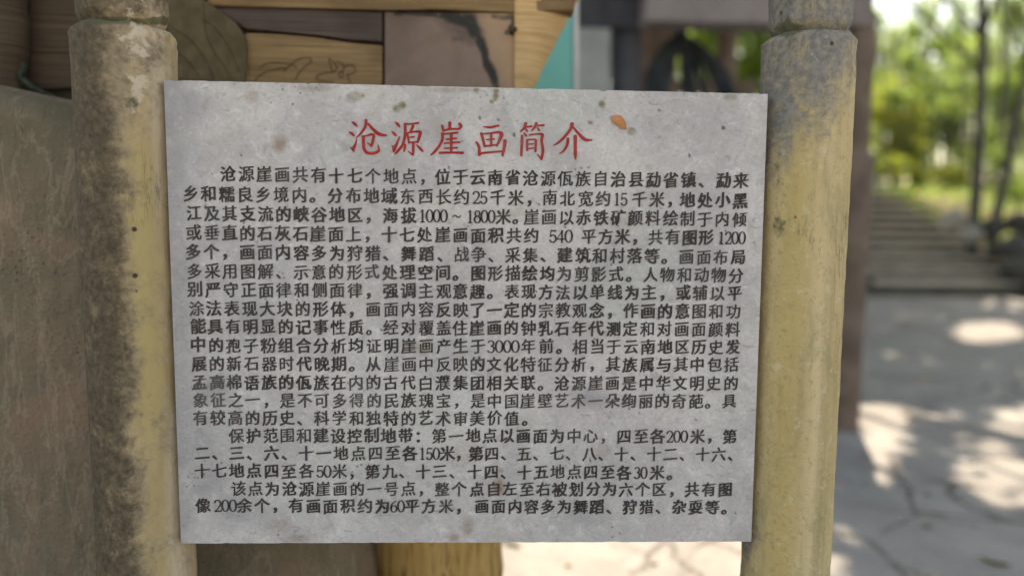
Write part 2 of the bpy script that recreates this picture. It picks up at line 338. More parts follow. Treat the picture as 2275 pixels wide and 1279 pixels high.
CRACKS = [([(1970, 1010), (1985, 1040), (2005, 1070), (2020, 1110), (2035, 1145)], 0.013), ([(2035, 1145), (2090, 1155), (2170, 1170)], 0.009),
          ([(2035, 1145), (2000, 1160), (1960, 1185)], 0.008), ([(1850, 1175), (1930, 1200), (1985, 1245), (2020, 1285)], 0.012), ([(1985, 1245), (2060, 1280)], 0.010),
          ([(2100, 1100), (2200, 1120), (2280, 1150)], 0.010), ([(2155, 1035), (2200, 1015), (2280, 1010)], 0.012), ([(2040, 955), (2100, 975), (2180, 990)], 0.008),
          ([(1480, 1205), (1500, 1235), (1530, 1260), (1565, 1285)], 0.013), ([(1565, 1205), (1620, 1218), (1660, 1235)], 0.011), ([(1470, 1207), (1440, 1235), (1405, 1275)], 0.010),
          ([(1385, 1205), (1420, 1225), (1440, 1235)], 0.006), ([(1850, 1065), (1950, 1075), (2010, 1090)], 0.007), ([(1840, 1180), (1880, 1190)], 0.01)]
for pts, wd in CRACKS:
    P = [gnd(*p)[:2] for p in pts]
    for A, B in zip(P[:-1], P[1:]):
        d = B - A; L2 = d @ d
        near = np.where((np.abs(GV[:, 0] - (A[0] + B[0]) / 2) < math.sqrt(L2) + .1) & (np.abs(GV[:, 1] - (A[1] + B[1]) / 2) < math.sqrt(L2) + .1))[0]
        for i in near:
            p = GV[i, :2] + 0.03 * np.array([noise.noise(Vector((GV[i, 0] * 6, GV[i, 1] * 6, 3))), noise.noise(Vector((GV[i, 0] * 6, GV[i, 1] * 6, 9)))])
            t = min(1, max(0, (p - A) @ d / L2)); dist = np.linalg.norm(p - A - t * d)
            crack[i] = max(crack[i], 1 - float(sstep(dist, wd * 0.3, wd * 1.5)))
set_attr(ground, 'crack', crack)

ST = gnd(2080, 655); SY0 = float(ST[1])                # foot of the stairs
SX0, SX1 = float(gnd(1932, 655)[0]), float(gnd(2330, 655)[0])
RISE, RUN, NST = 0.19, 0.66, 11
def hill_z(x, y):
    z = 2.12 * min(1, max(0, (y - SY0) / (NST * RUN))) + 0.05 * max(0, y - SY0 - NST * RUN)
    if SX0 - 0.05 < x < SX1 + 0.05 and y < SY0 + NST * RUN: z = min(z, max(0, (y - SY0) / RUN * RISE) - 0.3)
    return z + 0.10 * noise.noise(Vector((x * 0.5, y * 0.5, 2))) * min(1, max(0, y - SY0))
hx = np.concatenate([np.linspace(-160, -13, 12), np.linspace(-12, 20, 129), np.linspace(21, 160, 12)])
hy = np.concatenate([np.linspace(SY0 - 0.4, SY0 + 14, 58), np.linspace(SY0 + 16, 220, 14)])
HV = [(x, y, hill_z(x, y) - (0.12 if y < SY0 else 0)) for y in hy for x in hx]
q = np.arange(len(HV)).reshape(len(hy), len(hx))
hill = mesh_np('hillside', HV, np.stack([q[:-1, :-1], q[:-1, 1:], q[1:, 1:], q[1:, :-1]], -1).reshape(-1, 4), M['soil'], smooth=True); tag(hill, kind='structure')

# ------------------------------------------------------------------ the notice: plaque between two posts
sign = thing('notice_board', 'engraved grey stone notice with red Chinese title held between two bamboo-form posts', 'notice board', (0.5, 0.04, 0))
# plaque slab
TL, TR, BR, BL = [at(x, y, 0.0) for x, y in ((364, 177), (1706, 208), (1669, 1203), (402, 1207))]
NX, NZ = 330, 250
V = []
for j in range(NZ + 1):
    for i in range(NX + 1):
        u, v = i / NX, j / NZ
        p = (TL * (1 - u) + TR * u) * (1 - v) + (BL * (1 - u) + BR * u) * v
        e = min(v, 1 - v) * 0.79
        if e < 0.004:
            s = 1 if v < 0.5 else -1
            p = p + np.array([0, 0, -s * (0.0006 + 0.0016 * max(0, fbm((u * 30, s, 0))) + (0.002 if fbm((u * 23, s, 5)) > 0.62 else 0))])
        p = p + np.array([0, 0.0007 * fbm((u * 4, v * 4, 1)), 0])
        V.append(p)
V = np.array(V); n0 = len(V); q = np.arange(n0).reshape(NZ + 1, NX + 1)
F = [tuple(r) for r in np.stack([q[:-1, :-1], q[1:, :-1], q[1:, 1:], q[:-1, 1:]], -1).reshape(-1, 4)]
rim = list(q[0, :]) + list(q[1:, -1]) + list(q[-1, -2::-1]) + list(q[-2:0:-1, 0])
b0 = n0; V2 = V[rim] + np.array([0, 0.032, 0]); V2[:, 2] += 0
V = np.concatenate([V, V2]); k = len(rim)
F += [(rim[i], rim[(i + 1) % k], b0 + (i + 1) % k, b0 + i) for i in range(k)]
F.append(tuple(b0 + i for i in range(k))[::-1])
plaque = mesh_np('plaque', V, [tuple(int(a) for a in f) for f in F], M['plaque']); keep(plaque, sign)
PX = topx(V)
def blob(spots, soft=0.6):
    a = np.zeros(len(V))
    for x, y, rx, ry, s in spots:
        d = np.sqrt(((PX[:, 0] - x) / rx) ** 2 + ((PX[:, 1] - y) / ry) ** 2)
        a = np.maximum(a, s * (1 - sstep(d, soft, 1.25)))
    return a
set_attr(plaque, 'lichen', blob([(881, 243, 9, 9, .95), (893, 234, 10, 8, .95), (1102, 203, 8, 6, .9), (1101, 215, 7, 11, .95), (1058, 201, 7, 6, .8), (1337, 232, 8, 9, .9),
    (1403, 292, 11, 9, .8), (1312, 273, 7, 5, .8), (788, 215, 20, 12, .55), (806, 213, 5, 5, .9), (1092, 226, 4, 4, .9), (940, 770, 30, 20, .3), (1622, 216, 16, 8, .5), (700, 196, 40, 8, .35), (1000, 200, 60, 6, .35)]))
set_attr(plaque, 'rust', blob([(622, 320, 22, 26, .65), (560, 215, 22, 18, .45), (1109, 1080, 15, 22, .95), (1040, 1168, 16, 24, .55), (1008, 1192, 18, 12, .55), (625, 1165, 30, 20, .3), (660, 1195, 40, 14, .4),
    (1112, 1045, 9, 8, .6), (640, 412, 16, 12, .35), (1342, 1000, 25, 25, .25), (1668, 505, 10, 26, .35), (1375, 490, 30, 20, .25), (1040, 1010, 50, 40, .2)], 0.25))
set_attr(plaque, 'dirt_and_shade', np.maximum(blob([(440, 1065, 70, 60, .75), (400, 600, 50, 80, .7), (470, 860, 60, 50, .55), (510, 1130, 90, 40, .45), (1310, 885, 60, 30, .6), (1300, 1150, 60, 25, .4), (420, 240, 60, 60, .45),
    (560, 700, 50, 60, .35), (730, 790, 40, 30, .35), (1340, 590, 50, 25, .3), (450, 980, 50, 80, .5)], 0.1), 0.55 * (1 - sstep(PX[:, 0] - (370 + (PX[:, 1] - 177) * 0.039), 5, 75))))  # the left edge band paints shade along with dirt
set_attr(plaque, 'nick', blob([(x, y, r, r * 1.2, .95) for x, y, r in [(1532, 346, 4), (1066, 262, 4), (1142, 300, 4), (1108, 266, 3), (1465, 246, 3), (1607, 284, 4)] + [(rng.uniform(420, 1660), rng.uniform(330, 1190), rng.uniform(1.8, 3.0)) for _ in range(60)]], 0.5))

# lettering ------------------------------------------------------
def catmull(P, n=7):
    P = np.asarray(P, float)
    if len(P) == 2: return np.array([P[0] * (1 - t) + P[1] * t for t in np.linspace(0, 1, n + 1)])
    Q = np.concatenate([[2 * P[0] - P[1]], P, [2 * P[-1] - P[-2]]]); out = []
    for i in range(1, len(Q) - 2):
        for t in np.linspace(0, 1, n, endpoint=False):
            a, b, c, d = Q[i - 1:i + 3]
            out.append(0.5 * (2 * b + (c - a) * t + (2 * a - 5 * b + 4 * c - d) * t * t + (3 * b - a - 3 * c + d) * t ** 3))
    out.append(P[-1]); return np.array(out)
def stroke(pts, place, ridge=0.0):
    """a brush stroke: (x, y, width) points; place maps flat points to the stone, y outward"""
    C = catmull(pts); xy = C[:, :2]; wd = np.maximum(C[:, 2], 3) / 2
    T = np.gradient(xy, axis=0); T /= np.linalg.norm(T, axis=1, keepdims=True) + 1e-9
    N = np.stack([-T[:, 1], T[:, 0]], 1); V = []; F = []
    rows = [(xy[0] - T[0] * wd[0] * .55, wd[0] * .45, N[0])] + [(xy[i], wd[i], N[i]) for i in range(len(xy))] + [(xy[-1] + T[-1] * wd[-1] * .55, wd[-1] * .45, N[-1])]
    for p, w_, n_ in rows:
        V += [place(*(p + n_ * w_), 0), place(*p, ridge * w_), place(*(p - n_ * w_), 0)]
    for i in range(len(rows) - 1):
        a = 3 * i; F += [(a, a + 1, a + 4, a + 3), (a + 1, a + 2, a + 5, a + 4)]
    return V, F
TIT_A = [[(165,160,20),(210,190,55),(255,235,30)],[(115,330,15),(165,355,55),(205,395,30)],[(250,450,20),(225,540,40),(190,615,62),(203,665,20)],[(145,590,25),(185,630,45)],
 [(405,125,55),(390,240,50),(320,350,42),(235,435,15)],[(440,190,40),(520,280,55),(600,350,65),(680,380,55),(755,385,25)],[(330,405,30),(420,390,35),(500,368,45)],[(500,372,40),(535,385,52),(522,470,50),(495,560,45)],[(500,570,35),(430,515,22)],
 [(360,400,60),(362,520,55),(375,620,60),(430,680,55),(540,685,50),(610,655,50)],[(625,650,45),(605,545,15)],
 [(895,165,20),(935,195,55),(970,245,30)],[(835,320,20),(875,350,55),(910,395,30)],[(970,410,25),(925,520,45),(880,610,70),(868,668,30)],[(840,560,20),(880,610,50)],
 [(1045,190,35),(1150,195,32),(1290,178,42)],[(1060,195,50),(1065,350,52),(1030,520,45),(950,640,48),(890,700,25)],[(1200,225,55),(1170,290,45),(1130,345,20)],[(1100,345,30),(1115,430,40),(1130,520,35)],
 [(1110,345,30),(1220,325,35),(1310,322,50)],[(1325,330,60),(1300,420,55),(1270,510,40)],[(1140,420,25),(1220,410,28)],[(1130,505,30),(1270,495,28)],[(1200,510,55),(1200,620,50),(1195,720,40)],[(1190,715,36),(1110,650,15)],
 [(1065,540,45),(1055,600,45),(1045,665,25)],[(1255,545,20),(1310,600,50),(1360,655,40)],
 [(1685,220,45),(1700,280,45),(1710,320,35)],[(1700,310,40),(1820,280,38),(1960,280,35)],[(1815,170,65),(1815,270,50)],[(1975,190,60),(2005,235,50),(1960,290,30)],[(1680,365,35),(1800,355,32),(1950,340,38)],
 [(1690,350,55),(1690,450,50),(1640,560,48),(1560,660,45),(1495,720,25)],[(1755,455,28),(1930,435,36)],[(1720,520,30),(1850,510,30),(1985,500,40)],[(1840,360,55),(1840,500,50),(1840,660,45)],[(1720,605,28),(1940,595,35)],[(1640,680,45),(1850,675,40),(2040,680,50)]]
TIT_B = [[(335,240,22),(450,250,42),(595,220,38)],[(295,345,45),(325,450,50),(355,575,45)],[(290,365,30),(450,350,30),(600,330,50)],[(610,335,60),(640,372,72),(600,480,55),(555,570,35)],[(380,460,22),(520,450,32)],[(465,360,45),(465,550,40)],[(355,570,35),(560,545,32)],
 [(215,500,45),(260,580,50),(265,720,60)],[(280,690,40),(450,670,38),(640,655,36)],[(695,470,70),(690,560,60),(655,730,45)],
 [(1050,180,60),(1020,260,45),(955,325,25)],[(1060,245,28),(1150,235,38)],[(1045,270,25),(1075,325,38)],[(1225,180,55),(1200,245,45),(1145,310,25)],[(1240,225,28),(1355,215,38)],[(1240,255,25),(1275,305,38)],[(1015,345,28),(1055,395,45)],
 [(985,390,50),(980,550,50),(970,730,45)],[(1105,380,30),(1230,365,30),(1320,362,45)],[(1330,370,58),(1315,480,50),(1335,640,55),(1310,795,42)],[(1310,785,40),(1240,700,15)],[(1070,465,40),(1070,640,40)],[(1060,465,28),(1150,455,28),(1210,458,38)],[(1218,465,45),(1210,660,45)],[(1095,535,24),(1180,530,26)],[(1095,610,26),(1190,600,26)],
 [(1830,185,70),(1800,280,55),(1700,410,50),(1600,505,40),(1510,560,18)],[(1845,250,35),(1930,350,50),(2020,440,65),(2080,465,55),(2165,465,25)],[(1755,440,55),(1745,540,50),(1690,640,40),(1615,695,18)],[(1880,395,70),(1880,550,58),(1880,700,60),(1885,790,25)]]
parts = []
for strokes, ox, oy in ((TIT_A, 760, 250), (TIT_B, 1030, 250)):
    def place(x, y, h, ox=ox, oy=oy):
        p = at(ox + x / 7.583, oy + y / 7.583, 0.0); return p + np.array([0, -0.0012 - h / 7.583 * 0.00077, 0])
    for s_ in strokes: parts.append(stroke([(x, y, w_ * 0.92) for x, y, w_ in s_], place, 0.55))
TV, TF = merge(parts)
title = mesh_np('title_lettering', TV, TF, M['red']); title.parent = plaque; tag(title, 'six large red painted title characters')

ROWS = [
 (387, 403, [("沧源崖画共有十七个地点，", 507, 949), ("位于云南省沧源佤族自治县勐省镇、勐来", 984, 1646)]),
 (431, 446, [("乡和糯良乡境内。分布地域东西长约", 424, 1026), ("#25", 1050, 1083), ("千米，", 1106, 1186), ("南北宽约", 1221, 1340), ("#15", 1363, 1394), ("千米，", 1420, 1498), ("地处小黑", 1528, 1644)]),
 (474, 488, [("江及其支流的峡谷地区，海拔", 431, 908), ("#1000", 931, 994), ("~", 1014, 1014), ("#1800", 1037, 1100), ("米。", 1118, 1155), ("崖画以赤铁矿颜料绘制于内倾", 1181, 1643)]),
 (517, 529, [("或垂直的石灰石崖面上，十七处崖画面积共约", 431, 1181), ("#540", 1220, 1272), ("平方米，共有图形", 1308, 1569), ("#1200", 1595, 1656)]),
 (559, 572, [("多个，画面内容多为狩猎、舞蹈、", 430, 988), ("战争、采集、建筑和村落等。画面布局", 1025, 1640)]),
 (602, 612, [("多采用图解、示意的形式处理空间。", 433, 1023), ("图形描绘均为剪影式。人物和动物分", 1063, 1635)]),
 (643, 652, [("别严守正面律和侧面律，强调主观", 434, 986), ("意趣。表现方法以单线为主，或辅以平", 1023, 1632)]),
 (685, 692, [("涂法表现大块的形体，画面内容反", 437, 986), ("映了一定的宗教观念，作画的意图和功", 1023, 1629)]),
 (725, 732, [("能具有明显的记事性质。经对覆盖", 440, 986), ("住崖画的钟乳石年代测定和对画面颜料", 1022, 1628)]),
 (767, 771, [("中的孢子粉组合分析均证明崖画产", 441, 986), ("生于", 1023, 1062), ("#3000", 1082, 1154), ("年前。", 1174, 1252), ("相当于云南地区历史发", 1288, 1628)]),
 (808, 810, [("展的新石器时代晚期。从崖画中反", 443, 986), ("映的文化特征分析，其族属与其中包括", 1023, 1625)]),
 (849, 852, [("孟高棉语族的佤族在内的古代白濮", 444, 984), ("集团相关联。沧源崖画是中华文明史的", 1023, 1623)]),
 (889, 891, [("象征之一，是不可多得的民族瑰宝，", 446, 1024), ("是中国崖壁艺术一朵绚丽的奇葩。具", 1062, 1620)]),
 (928, 930, [("有较高的历史、科学和独特的艺术审", 446, 1023), ("美价值。", 1060, 1176)]),
 (967, 969, [("保护范围和建设控制地带：第一", 526, 1013), ("地点以画面为中心，四至各", 1051, 1461), ("#200", 1480, 1528), ("米，", 1549, 1585), ("第", 1621, 1621)]),
 (1006, 1008, [("二、三、六、十一地点四至各", 450, 911), ("#150", 931, 977), ("米，", 994, 1028), ("第四、五、七、八、十、十二、十六、", 1057, 1633)]),
 (1045, 1050, [("十七地点四至各", 449, 681), ("#50", 703, 736), ("米，第九、十三、", 754, 1014), ("十四、十五地点四至各", 1055, 1386), ("#30", 1408, 1438), ("米。", 1460, 1497)]),
 (1085, 1087, [("该点为沧源崖画的一号点，整个", 530, 1020), ("点自左至右被划分为六个区，共有图", 1060, 1611)]),
 (1122, 1126, [("像", 451, 451), ("#200", 476, 526), ("余个，有画面积约为", 544, 849), ("#60", 867, 899), ("平方米，", 916, 1028), ("画面内容多为舞蹈、狩猎、杂耍等。", 1071, 1618)])]
chars = sorted({c for r in ROWS for s in r[2] if not s[0].startswith('#') for c in s[0] if c != '~'})
PER = 24
def glyph_shapes(bold):
    """outlines of every character from the built-in font, re-weighted like brush lettering: thick uprights, thinner rising level strokes"""
    cu = bpy.data.curves.new('glyphs', 'FONT'); cu.resolution_u = 3
    cu.body = '\n'.join(''.join(chars[i:i + PER]) for i in range(0, len(chars), PER))
    ob = bpy.data.objects.new('glyphs', cu); COL.objects.link(ob)
    me = bpy.data.meshes.new_from_object(ob.evaluated_get(bpy.context.evaluated_depsgraph_get()))
    bpy.data.objects.remove(ob); bpy.data.curves.remove(cu)
    bm = bmesh.new(); bm.from_mesh(me); bpy.data.meshes.remove(me)
    bmesh.ops.remove_doubles(bm, verts=bm.verts, dist=1e-5)
    bm.verts.ensure_lookup_table()
    mv = {}
    for v in bm.verts:
        n = Vector((0, 0))
        for e in v.link_edges:
            if len(e.link_faces) == 1:
                f = e.link_faces[0]; d = e.other_vert(v).co - v.co; p = Vector((d.y, -d.x)); c = f.calc_center_median() - v.co
                if p.x * c.x + p.y * c.y > 0: p = -p
                if p.length > 1e-9: n += p.normalized()
        if n.length > 1e-6:
            n /= max(n.length, 0.9)
            wb = 1 + 0.8 * noise.noise(Vector((v.co.x * 5, v.co.y * 5, bold * 9)))
            mv[v] = Vector((n.x * (0.012 + bold) * wb, n.y * (0.004 + 0.8 * bold) * wb, 0))
    for v, d in mv.items(): v.co += d
    pool = {}
    for f in bm.faces:
        c = f.calc_center_median(); col = int(math.floor(c.x)); row = int(round((-c.y + 0.35) / LINE))
        pool.setdefault((row, col), []).append(f)
    out = {}
    for i, ch in enumerate(chars):
        row, col = divmod(i, PER); fs = pool.get((row, col), []); ids = {}; V = []; F = []
        for f in fs:
            fi = []
            for v in f.verts:
                if v.index not in ids: ids[v.index] = len(V); x = v.co.x - col - 0.5; y = v.co.y + row * LINE - 0.36; V.append((x * 0.97, y + 0.085 * x))
                fi.append(ids[v.index])
            F.append(tuple(fi))
        out[ch] = (V, F)
    bm.free(); return out
LINE = 1.0
GLY = [glyph_shapes(0.014), glyph_shapes(0.023), glyph_shapes(0.031)]
def arc(cx, cy, rx, ry, a0, a1, w0, w1, n=9):      # degrees; thin where the stroke runs level, thick where upright
    return [(cx + rx * math.cos(R(a)), cy + ry * math.sin(R(a)), w1 + (w0 - w1) * abs(math.cos(R(a)))) for a in np.linspace(a0, a1, n)]
DIG = {'0': [arc(0, .5, .30, .47, 0, 360, .15, .06, 20)], '1': [[(0, .02, .14), (0, .95, .14)], [(-.2, .03, .07), (.2, .03, .07)], [(-.2, .84, .05), (0, .95, .08)]],
       '2': [arc(-.02, .70, .27, .25, 170, -20, .13, .08, 9) + [(.05, .32, .09), (-.26, .06, .07)], [(-.28, .05, .12), (.30, .05, .10)], [(.28, .05, .06), (.31, .2, .05)]],
       '3': [arc(-.03, .74, .25, .21, 150, -85, .13, .07, 9), arc(-.03, .28, .29, .26, 90, -150, .14, .07, 10)], '4': [[(.1, 0, .13), (.1, .95, .13)], [(.1, .95, .06), (-.32, .28, .06)], [(-.34, .27, .09), (.32, .27, .09)]],
       '5': [[(-.2, .93, .10), (.26, .93, .11)], [(-.2, .93, .06), (-.23, .52, .07)], arc(-.02, .31, .28, .28, 140, -155, .14, .08, 11)], '6': [arc(0, .29, .27, .27, 0, 360, .13, .06, 16), [(-.26, .3, .14), (-.2, .66, .12), (.2, .94, .07)]],
       '8': [arc(0, .73, .22, .21, 0, 360, .12, .06, 14), arc(0, .27, .28, .25, 0, 360, .14, .07, 16)]}
EM = 0.0274
def on_stone(px, py):
    P = at(px, py, 0.0)
    return lambda x, y, h: P + np.array([x, -0.0010, y])
for ri, (y0, y1, segs) in enumerate(ROWS):
    parts = []; X0, X1 = segs[0][1], segs[-1][2]
    yy = lambda x: y0 + (y1 - y0) * (x - X0) / max(1180, X1 - X0)
    for si, (txt, xa, xb) in enumerate(segs):
        if txt.startswith('#'):
            n = len(txt) - 1; cw = (xb - xa) / n
            for i, ch in enumerate(txt[1:]):
                pl = on_stone(xa + cw * (i + .5), yy(xa)); sc = 0.0218
                wsc = cw / 1650 * 1.275 / 0.68 * 0.98
                for s_ in DIG[ch]: parts.append(stroke([(x * wsc * 1e4, (y - .5) * sc * 1e4, w_ * sc * 1.05e4) for x, y, w_ in s_], lambda x, y, h, pl=pl: pl(x / 1e4, y / 1e4, 0)))
            continue
        for i, ch in enumerate(txt):
            x = xa + (xb - xa) * i / max(1, len(txt) - 1); pl = on_stone(x + rng.normal(0, .4), yy(x) + rng.normal(0, .5))
            if ch == '~':
                parts.append(stroke([(-70, -15, 14), (-30, 20, 20), (30, -15, 20), (70, 20, 14)], lambda x, y, h, pl=pl: pl(x / 1e4, y / 1e4, 0))); continue
            wv = noise.noise(Vector((x * 0.006, ri * 0.7, 4))) + 0.35 * noise.noise(Vector((x * .05, ri * 3.0, 1)))
            Vg, Fg = GLY[2 if wv > 0.16 else (1 if wv > -0.14 else 0)][ch]
            s_ = EM * (1.0 + rng.normal(0, .015))
            parts.append(([pl(a * s_, b * s_ * 1.0, 0) for a, b in Vg], Fg))
    V, F = merge(parts)
    o = mesh_np('text_row', V, F, M['black']); o.parent = plaque

# posts ----------------------------------------------------------
def post(side, top, bot, Yp, wpx, yj):
    """bamboo-form post: axis through two seen points, a joint at picture height yj"""
    A, B = at(*top, Yp), at(*bot, Yp); d = (A - B) / (A[2] - B[2])
    ax = lambda z: B + d * (z - B[2])
    rad = wpx / 2 / FPX * topx(ax(1.2))[2] * 0.995
    zj = at(top[0], yj, Yp - rad)[2] + 0.004
    prof = []
    def r_of(z):
        wv = 1 + 0.006 * math.sin(z * 9 + (0 if side else 2))
        dz = z - zj
        if dz < 0:
            r = rad * wv; e = -dz
            if e < 0.014: r -= 0.010 * (1 - e / 0.014) ** 2
            if side and e < 0.07: r *= 1 - 0.01 * (1 - e / .07)
        else:
            r = rad * wv - 0.011 + 0.004 * sstep(np.array(dz), 0, .12)
            if dz < 0.026: r -= 0.014 * (1 - dz / 0.026) ** 2
            if dz > .42: r += 0.004
        for zk in (zj - 1.0 if side else zj - 1.22,):
            r += 0.0022 * math.exp(-((z - zk) / .018) ** 2) - 0.002 * math.exp(-((z - zk - .012) / .005) ** 2)
        return float(r)
    zs = np.concatenate([np.arange(-0.08, zj - .02, .008), np.arange(zj - .02, zj + .032, .0018), np.arange(zj + .034, zj + .45, .008)])
    n = 150; V = []
    for z in zs:
        c = ax(z); r = r_of(z)
        for k in range(n):
            a = 2 * math.pi * k / n; ca, sa = math.cos(a), math.sin(a)
            near = math.exp(-((z - zj) / .03) ** 2)
            rr = r * (1 + 0.012 * noise.noise(Vector((ca * 1.1 + side * 5, sa * 1.1, z * 2.2)))) + 0.0012 * fbm((ca * 4 + side * 3, sa * 4, z * 30)) + near * 0.004 * fbm((ca * 5, sa * 5, z * 60 + side))
            V.append((c[0] + rr * ca, c[1] + rr * sa, z + 0.003 * near * noise.noise(Vector((ca * 2, sa * 2, side)))))
    V = np.array(V); m = len(zs); q = np.arange(m * n).reshape(m, n); q2 = np.roll(q, -1, 1)
    F = np.stack([q[:-1], q2[:-1], q2[1:], q[1:]], -1).reshape(-1, 4)
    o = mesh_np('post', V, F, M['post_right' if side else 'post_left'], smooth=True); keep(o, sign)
    bm = bmesh.new(); bm.from_mesh(o.data); bmesh.ops.holes_fill(bm, edges=[e for e in bm.edges if e.is_boundary]); bm.to_mesh(o.data); bm.free()
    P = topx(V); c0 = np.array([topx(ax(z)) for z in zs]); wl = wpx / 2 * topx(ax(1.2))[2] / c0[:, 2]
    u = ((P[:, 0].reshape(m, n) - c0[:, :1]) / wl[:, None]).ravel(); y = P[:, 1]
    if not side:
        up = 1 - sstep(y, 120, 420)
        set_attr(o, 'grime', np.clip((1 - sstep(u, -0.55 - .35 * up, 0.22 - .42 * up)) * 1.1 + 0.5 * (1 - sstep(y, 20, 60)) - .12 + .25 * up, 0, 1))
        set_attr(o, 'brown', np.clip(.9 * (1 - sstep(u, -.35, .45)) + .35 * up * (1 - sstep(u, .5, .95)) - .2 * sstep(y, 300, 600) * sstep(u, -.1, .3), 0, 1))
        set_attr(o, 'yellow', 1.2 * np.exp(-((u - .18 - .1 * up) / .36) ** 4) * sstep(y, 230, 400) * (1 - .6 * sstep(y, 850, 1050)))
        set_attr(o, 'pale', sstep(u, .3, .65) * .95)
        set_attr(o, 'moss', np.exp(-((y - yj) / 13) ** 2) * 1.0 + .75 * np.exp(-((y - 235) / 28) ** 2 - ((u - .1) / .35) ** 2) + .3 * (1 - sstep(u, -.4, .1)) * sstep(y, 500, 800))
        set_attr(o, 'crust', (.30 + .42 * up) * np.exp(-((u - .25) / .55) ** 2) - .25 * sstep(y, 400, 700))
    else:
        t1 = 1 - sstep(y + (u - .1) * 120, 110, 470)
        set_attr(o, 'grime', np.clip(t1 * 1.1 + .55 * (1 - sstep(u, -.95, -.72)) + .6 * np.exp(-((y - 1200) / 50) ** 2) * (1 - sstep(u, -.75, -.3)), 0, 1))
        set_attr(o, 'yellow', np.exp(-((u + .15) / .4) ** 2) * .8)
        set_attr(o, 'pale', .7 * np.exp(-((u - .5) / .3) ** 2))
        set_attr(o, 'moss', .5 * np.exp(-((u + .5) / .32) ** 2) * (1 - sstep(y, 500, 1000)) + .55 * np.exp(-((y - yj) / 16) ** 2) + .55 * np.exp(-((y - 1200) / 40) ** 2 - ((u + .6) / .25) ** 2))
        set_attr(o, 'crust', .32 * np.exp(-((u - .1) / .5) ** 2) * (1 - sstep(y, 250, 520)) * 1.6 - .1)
    return o
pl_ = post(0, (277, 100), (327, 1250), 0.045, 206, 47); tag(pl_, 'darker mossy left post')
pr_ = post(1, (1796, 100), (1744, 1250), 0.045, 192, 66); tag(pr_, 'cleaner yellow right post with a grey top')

# a dried leaf stuck on the stone
def leaf_mesh(outline, place, curl):
    C = np.mean(outline, 0); V = [place(*C, curl)]; n = len(outline)
    for s_, h in ((.55, curl * .9), (1, 0.0)): V += [place(*(C + (np.array(p) - C) * s_), h) for p in outline]
    F = [(0, 1 + i, 1 + (i + 1) % n) for i in range(n)] + [(1 + i, 1 + n + i, 1 + n + (i + 1) % n, 1 + (i + 1) % n) for i in range(n)]
    return V, F
out = [(1358, 258), (1366, 256), (1377, 256), (1384, 263), (1389, 272), (1392, 283), (1392, 288), (1384, 287), (1377, 286), (1369, 278), (1360, 272), (1357, 265)]
V, F = leaf_mesh(out, lambda x, y, h: at(x, y, 0.0) + np.array([0, -0.0018 - h, 0]), 0.004)
tag(mesh_np('dry_leaf', V, F, M['dead_leaf'], smooth=True), 'small orange dried leaf stuck beside the red title', 'leaf')

# ------------------------------------------------------------------ carved board of mock timber behind the notice
YB = 0.42
board = thing('carved_board', 'large brown mock timber board with carved leaf and flower behind the notice', 'board', (0.1, YB + .1, 0))
px_slab('backing', [(-480, -230), (1140, -230), (1140, 430), (-480, 430)], YB + .03, .09, M['backing'], board)
px_slab('plank', [(455, -230), (1300, -230), (1290, -60), (1276, 24), (1150, 27), (960, 20), (852, 22), (640, 17), (458, 12)], YB, .06, M['ochre'], board, .008)
tag(px_slab('plank', [(60, -230), (448, -230), (452, 12), (470, 60), (462, 186), (60, 200)], YB + .012, .05, M['reed'], board, .005), 'ribbed plank darkened for shade')
tag(px_slab('plank', [(456, 16), (640, 21), (849, 26), (849, 93), (780, 88), (700, 77), (620, 70), (545, 65)], YB + .006, .05, M['purple'], board, .006), 'faded purple brown plank')
px_slab('plank', [(548, 73), (620, 77), (700, 84), (780, 96), (849, 101), (849, 430), (400, 430), (400, 180)], YB + .004, .05, M['ochre'], board, .006)
pk = NT('pinkish brown smooth panel', 0.7, 0.25); n_ = pk.noise(7, 5, 0.6, 0.5)
c_ = pk.mix(pk.ramp(n_, .3, .7), (0.20, 0.135, 0.10), (0.27, 0.185, 0.145)); c_ = pk.mix(pk.math('MULTIPLY', pk.attr('ochre_wash'), pk.ramp(pk.noise(18, 5, .6), .2, .6, .6, 1)), c_, (0.48, 0.31, 0.18)); c_ = pk.mix(pk.math('MULTIPLY', pk.attr('stain'), pk.ramp(pk.noise(30, 5, .7), .25, .5, .5, 1)), c_, (0.035, 0.033, 0.028))
c_ = pk.mix(pk.ramp(pk.noise(60, 4, .6), .6, .75, 0, .3), c_, (.3, .26, .2)); pk.color(c_); pk.bump(n_, .3, .006); M['panel'] = pk.m
def grid_panel(name, quad, Yf, mat, n=90):
    """the gently uneven face of a panel, with a closed rim"""
    tl, tr, br, bl = [np.array(p, float) for p in quad]; V = []
    for j in range(n + 1):
        for i in range(n + 1):
            u, v = i / n, j / n; p = (tl * (1 - u) + tr * u) * (1 - v) + (bl * (1 - u) + br * u) * v
            V.append(at(*p, Yf + 0.004 * fbm((p[0] * .006, p[1] * .006, 2))))
    V = np.array(V); q = np.arange((n + 1) ** 2).reshape(n + 1, n + 1)
    F = [tuple(int(a) for a in f) for f in np.stack([q[:-1, :-1], q[1:, :-1], q[1:, 1:], q[:-1, 1:]], -1).reshape(-1, 4)]
    rim = [int(a) for a in list(q[0, :]) + list(q[1:, -1]) + list(q[-1, -2::-1]) + list(q[-2:0:-1, 0])]; b0 = len(V); k = len(rim)
    V = np.concatenate([V, V[rim] + np.array([0, .05, 0])]); F += [(rim[i], rim[(i + 1) % k], b0 + (i + 1) % k, b0 + i) for i in range(k)]
    return keep(mesh_np(name, V, F, mat, smooth=True), board), V
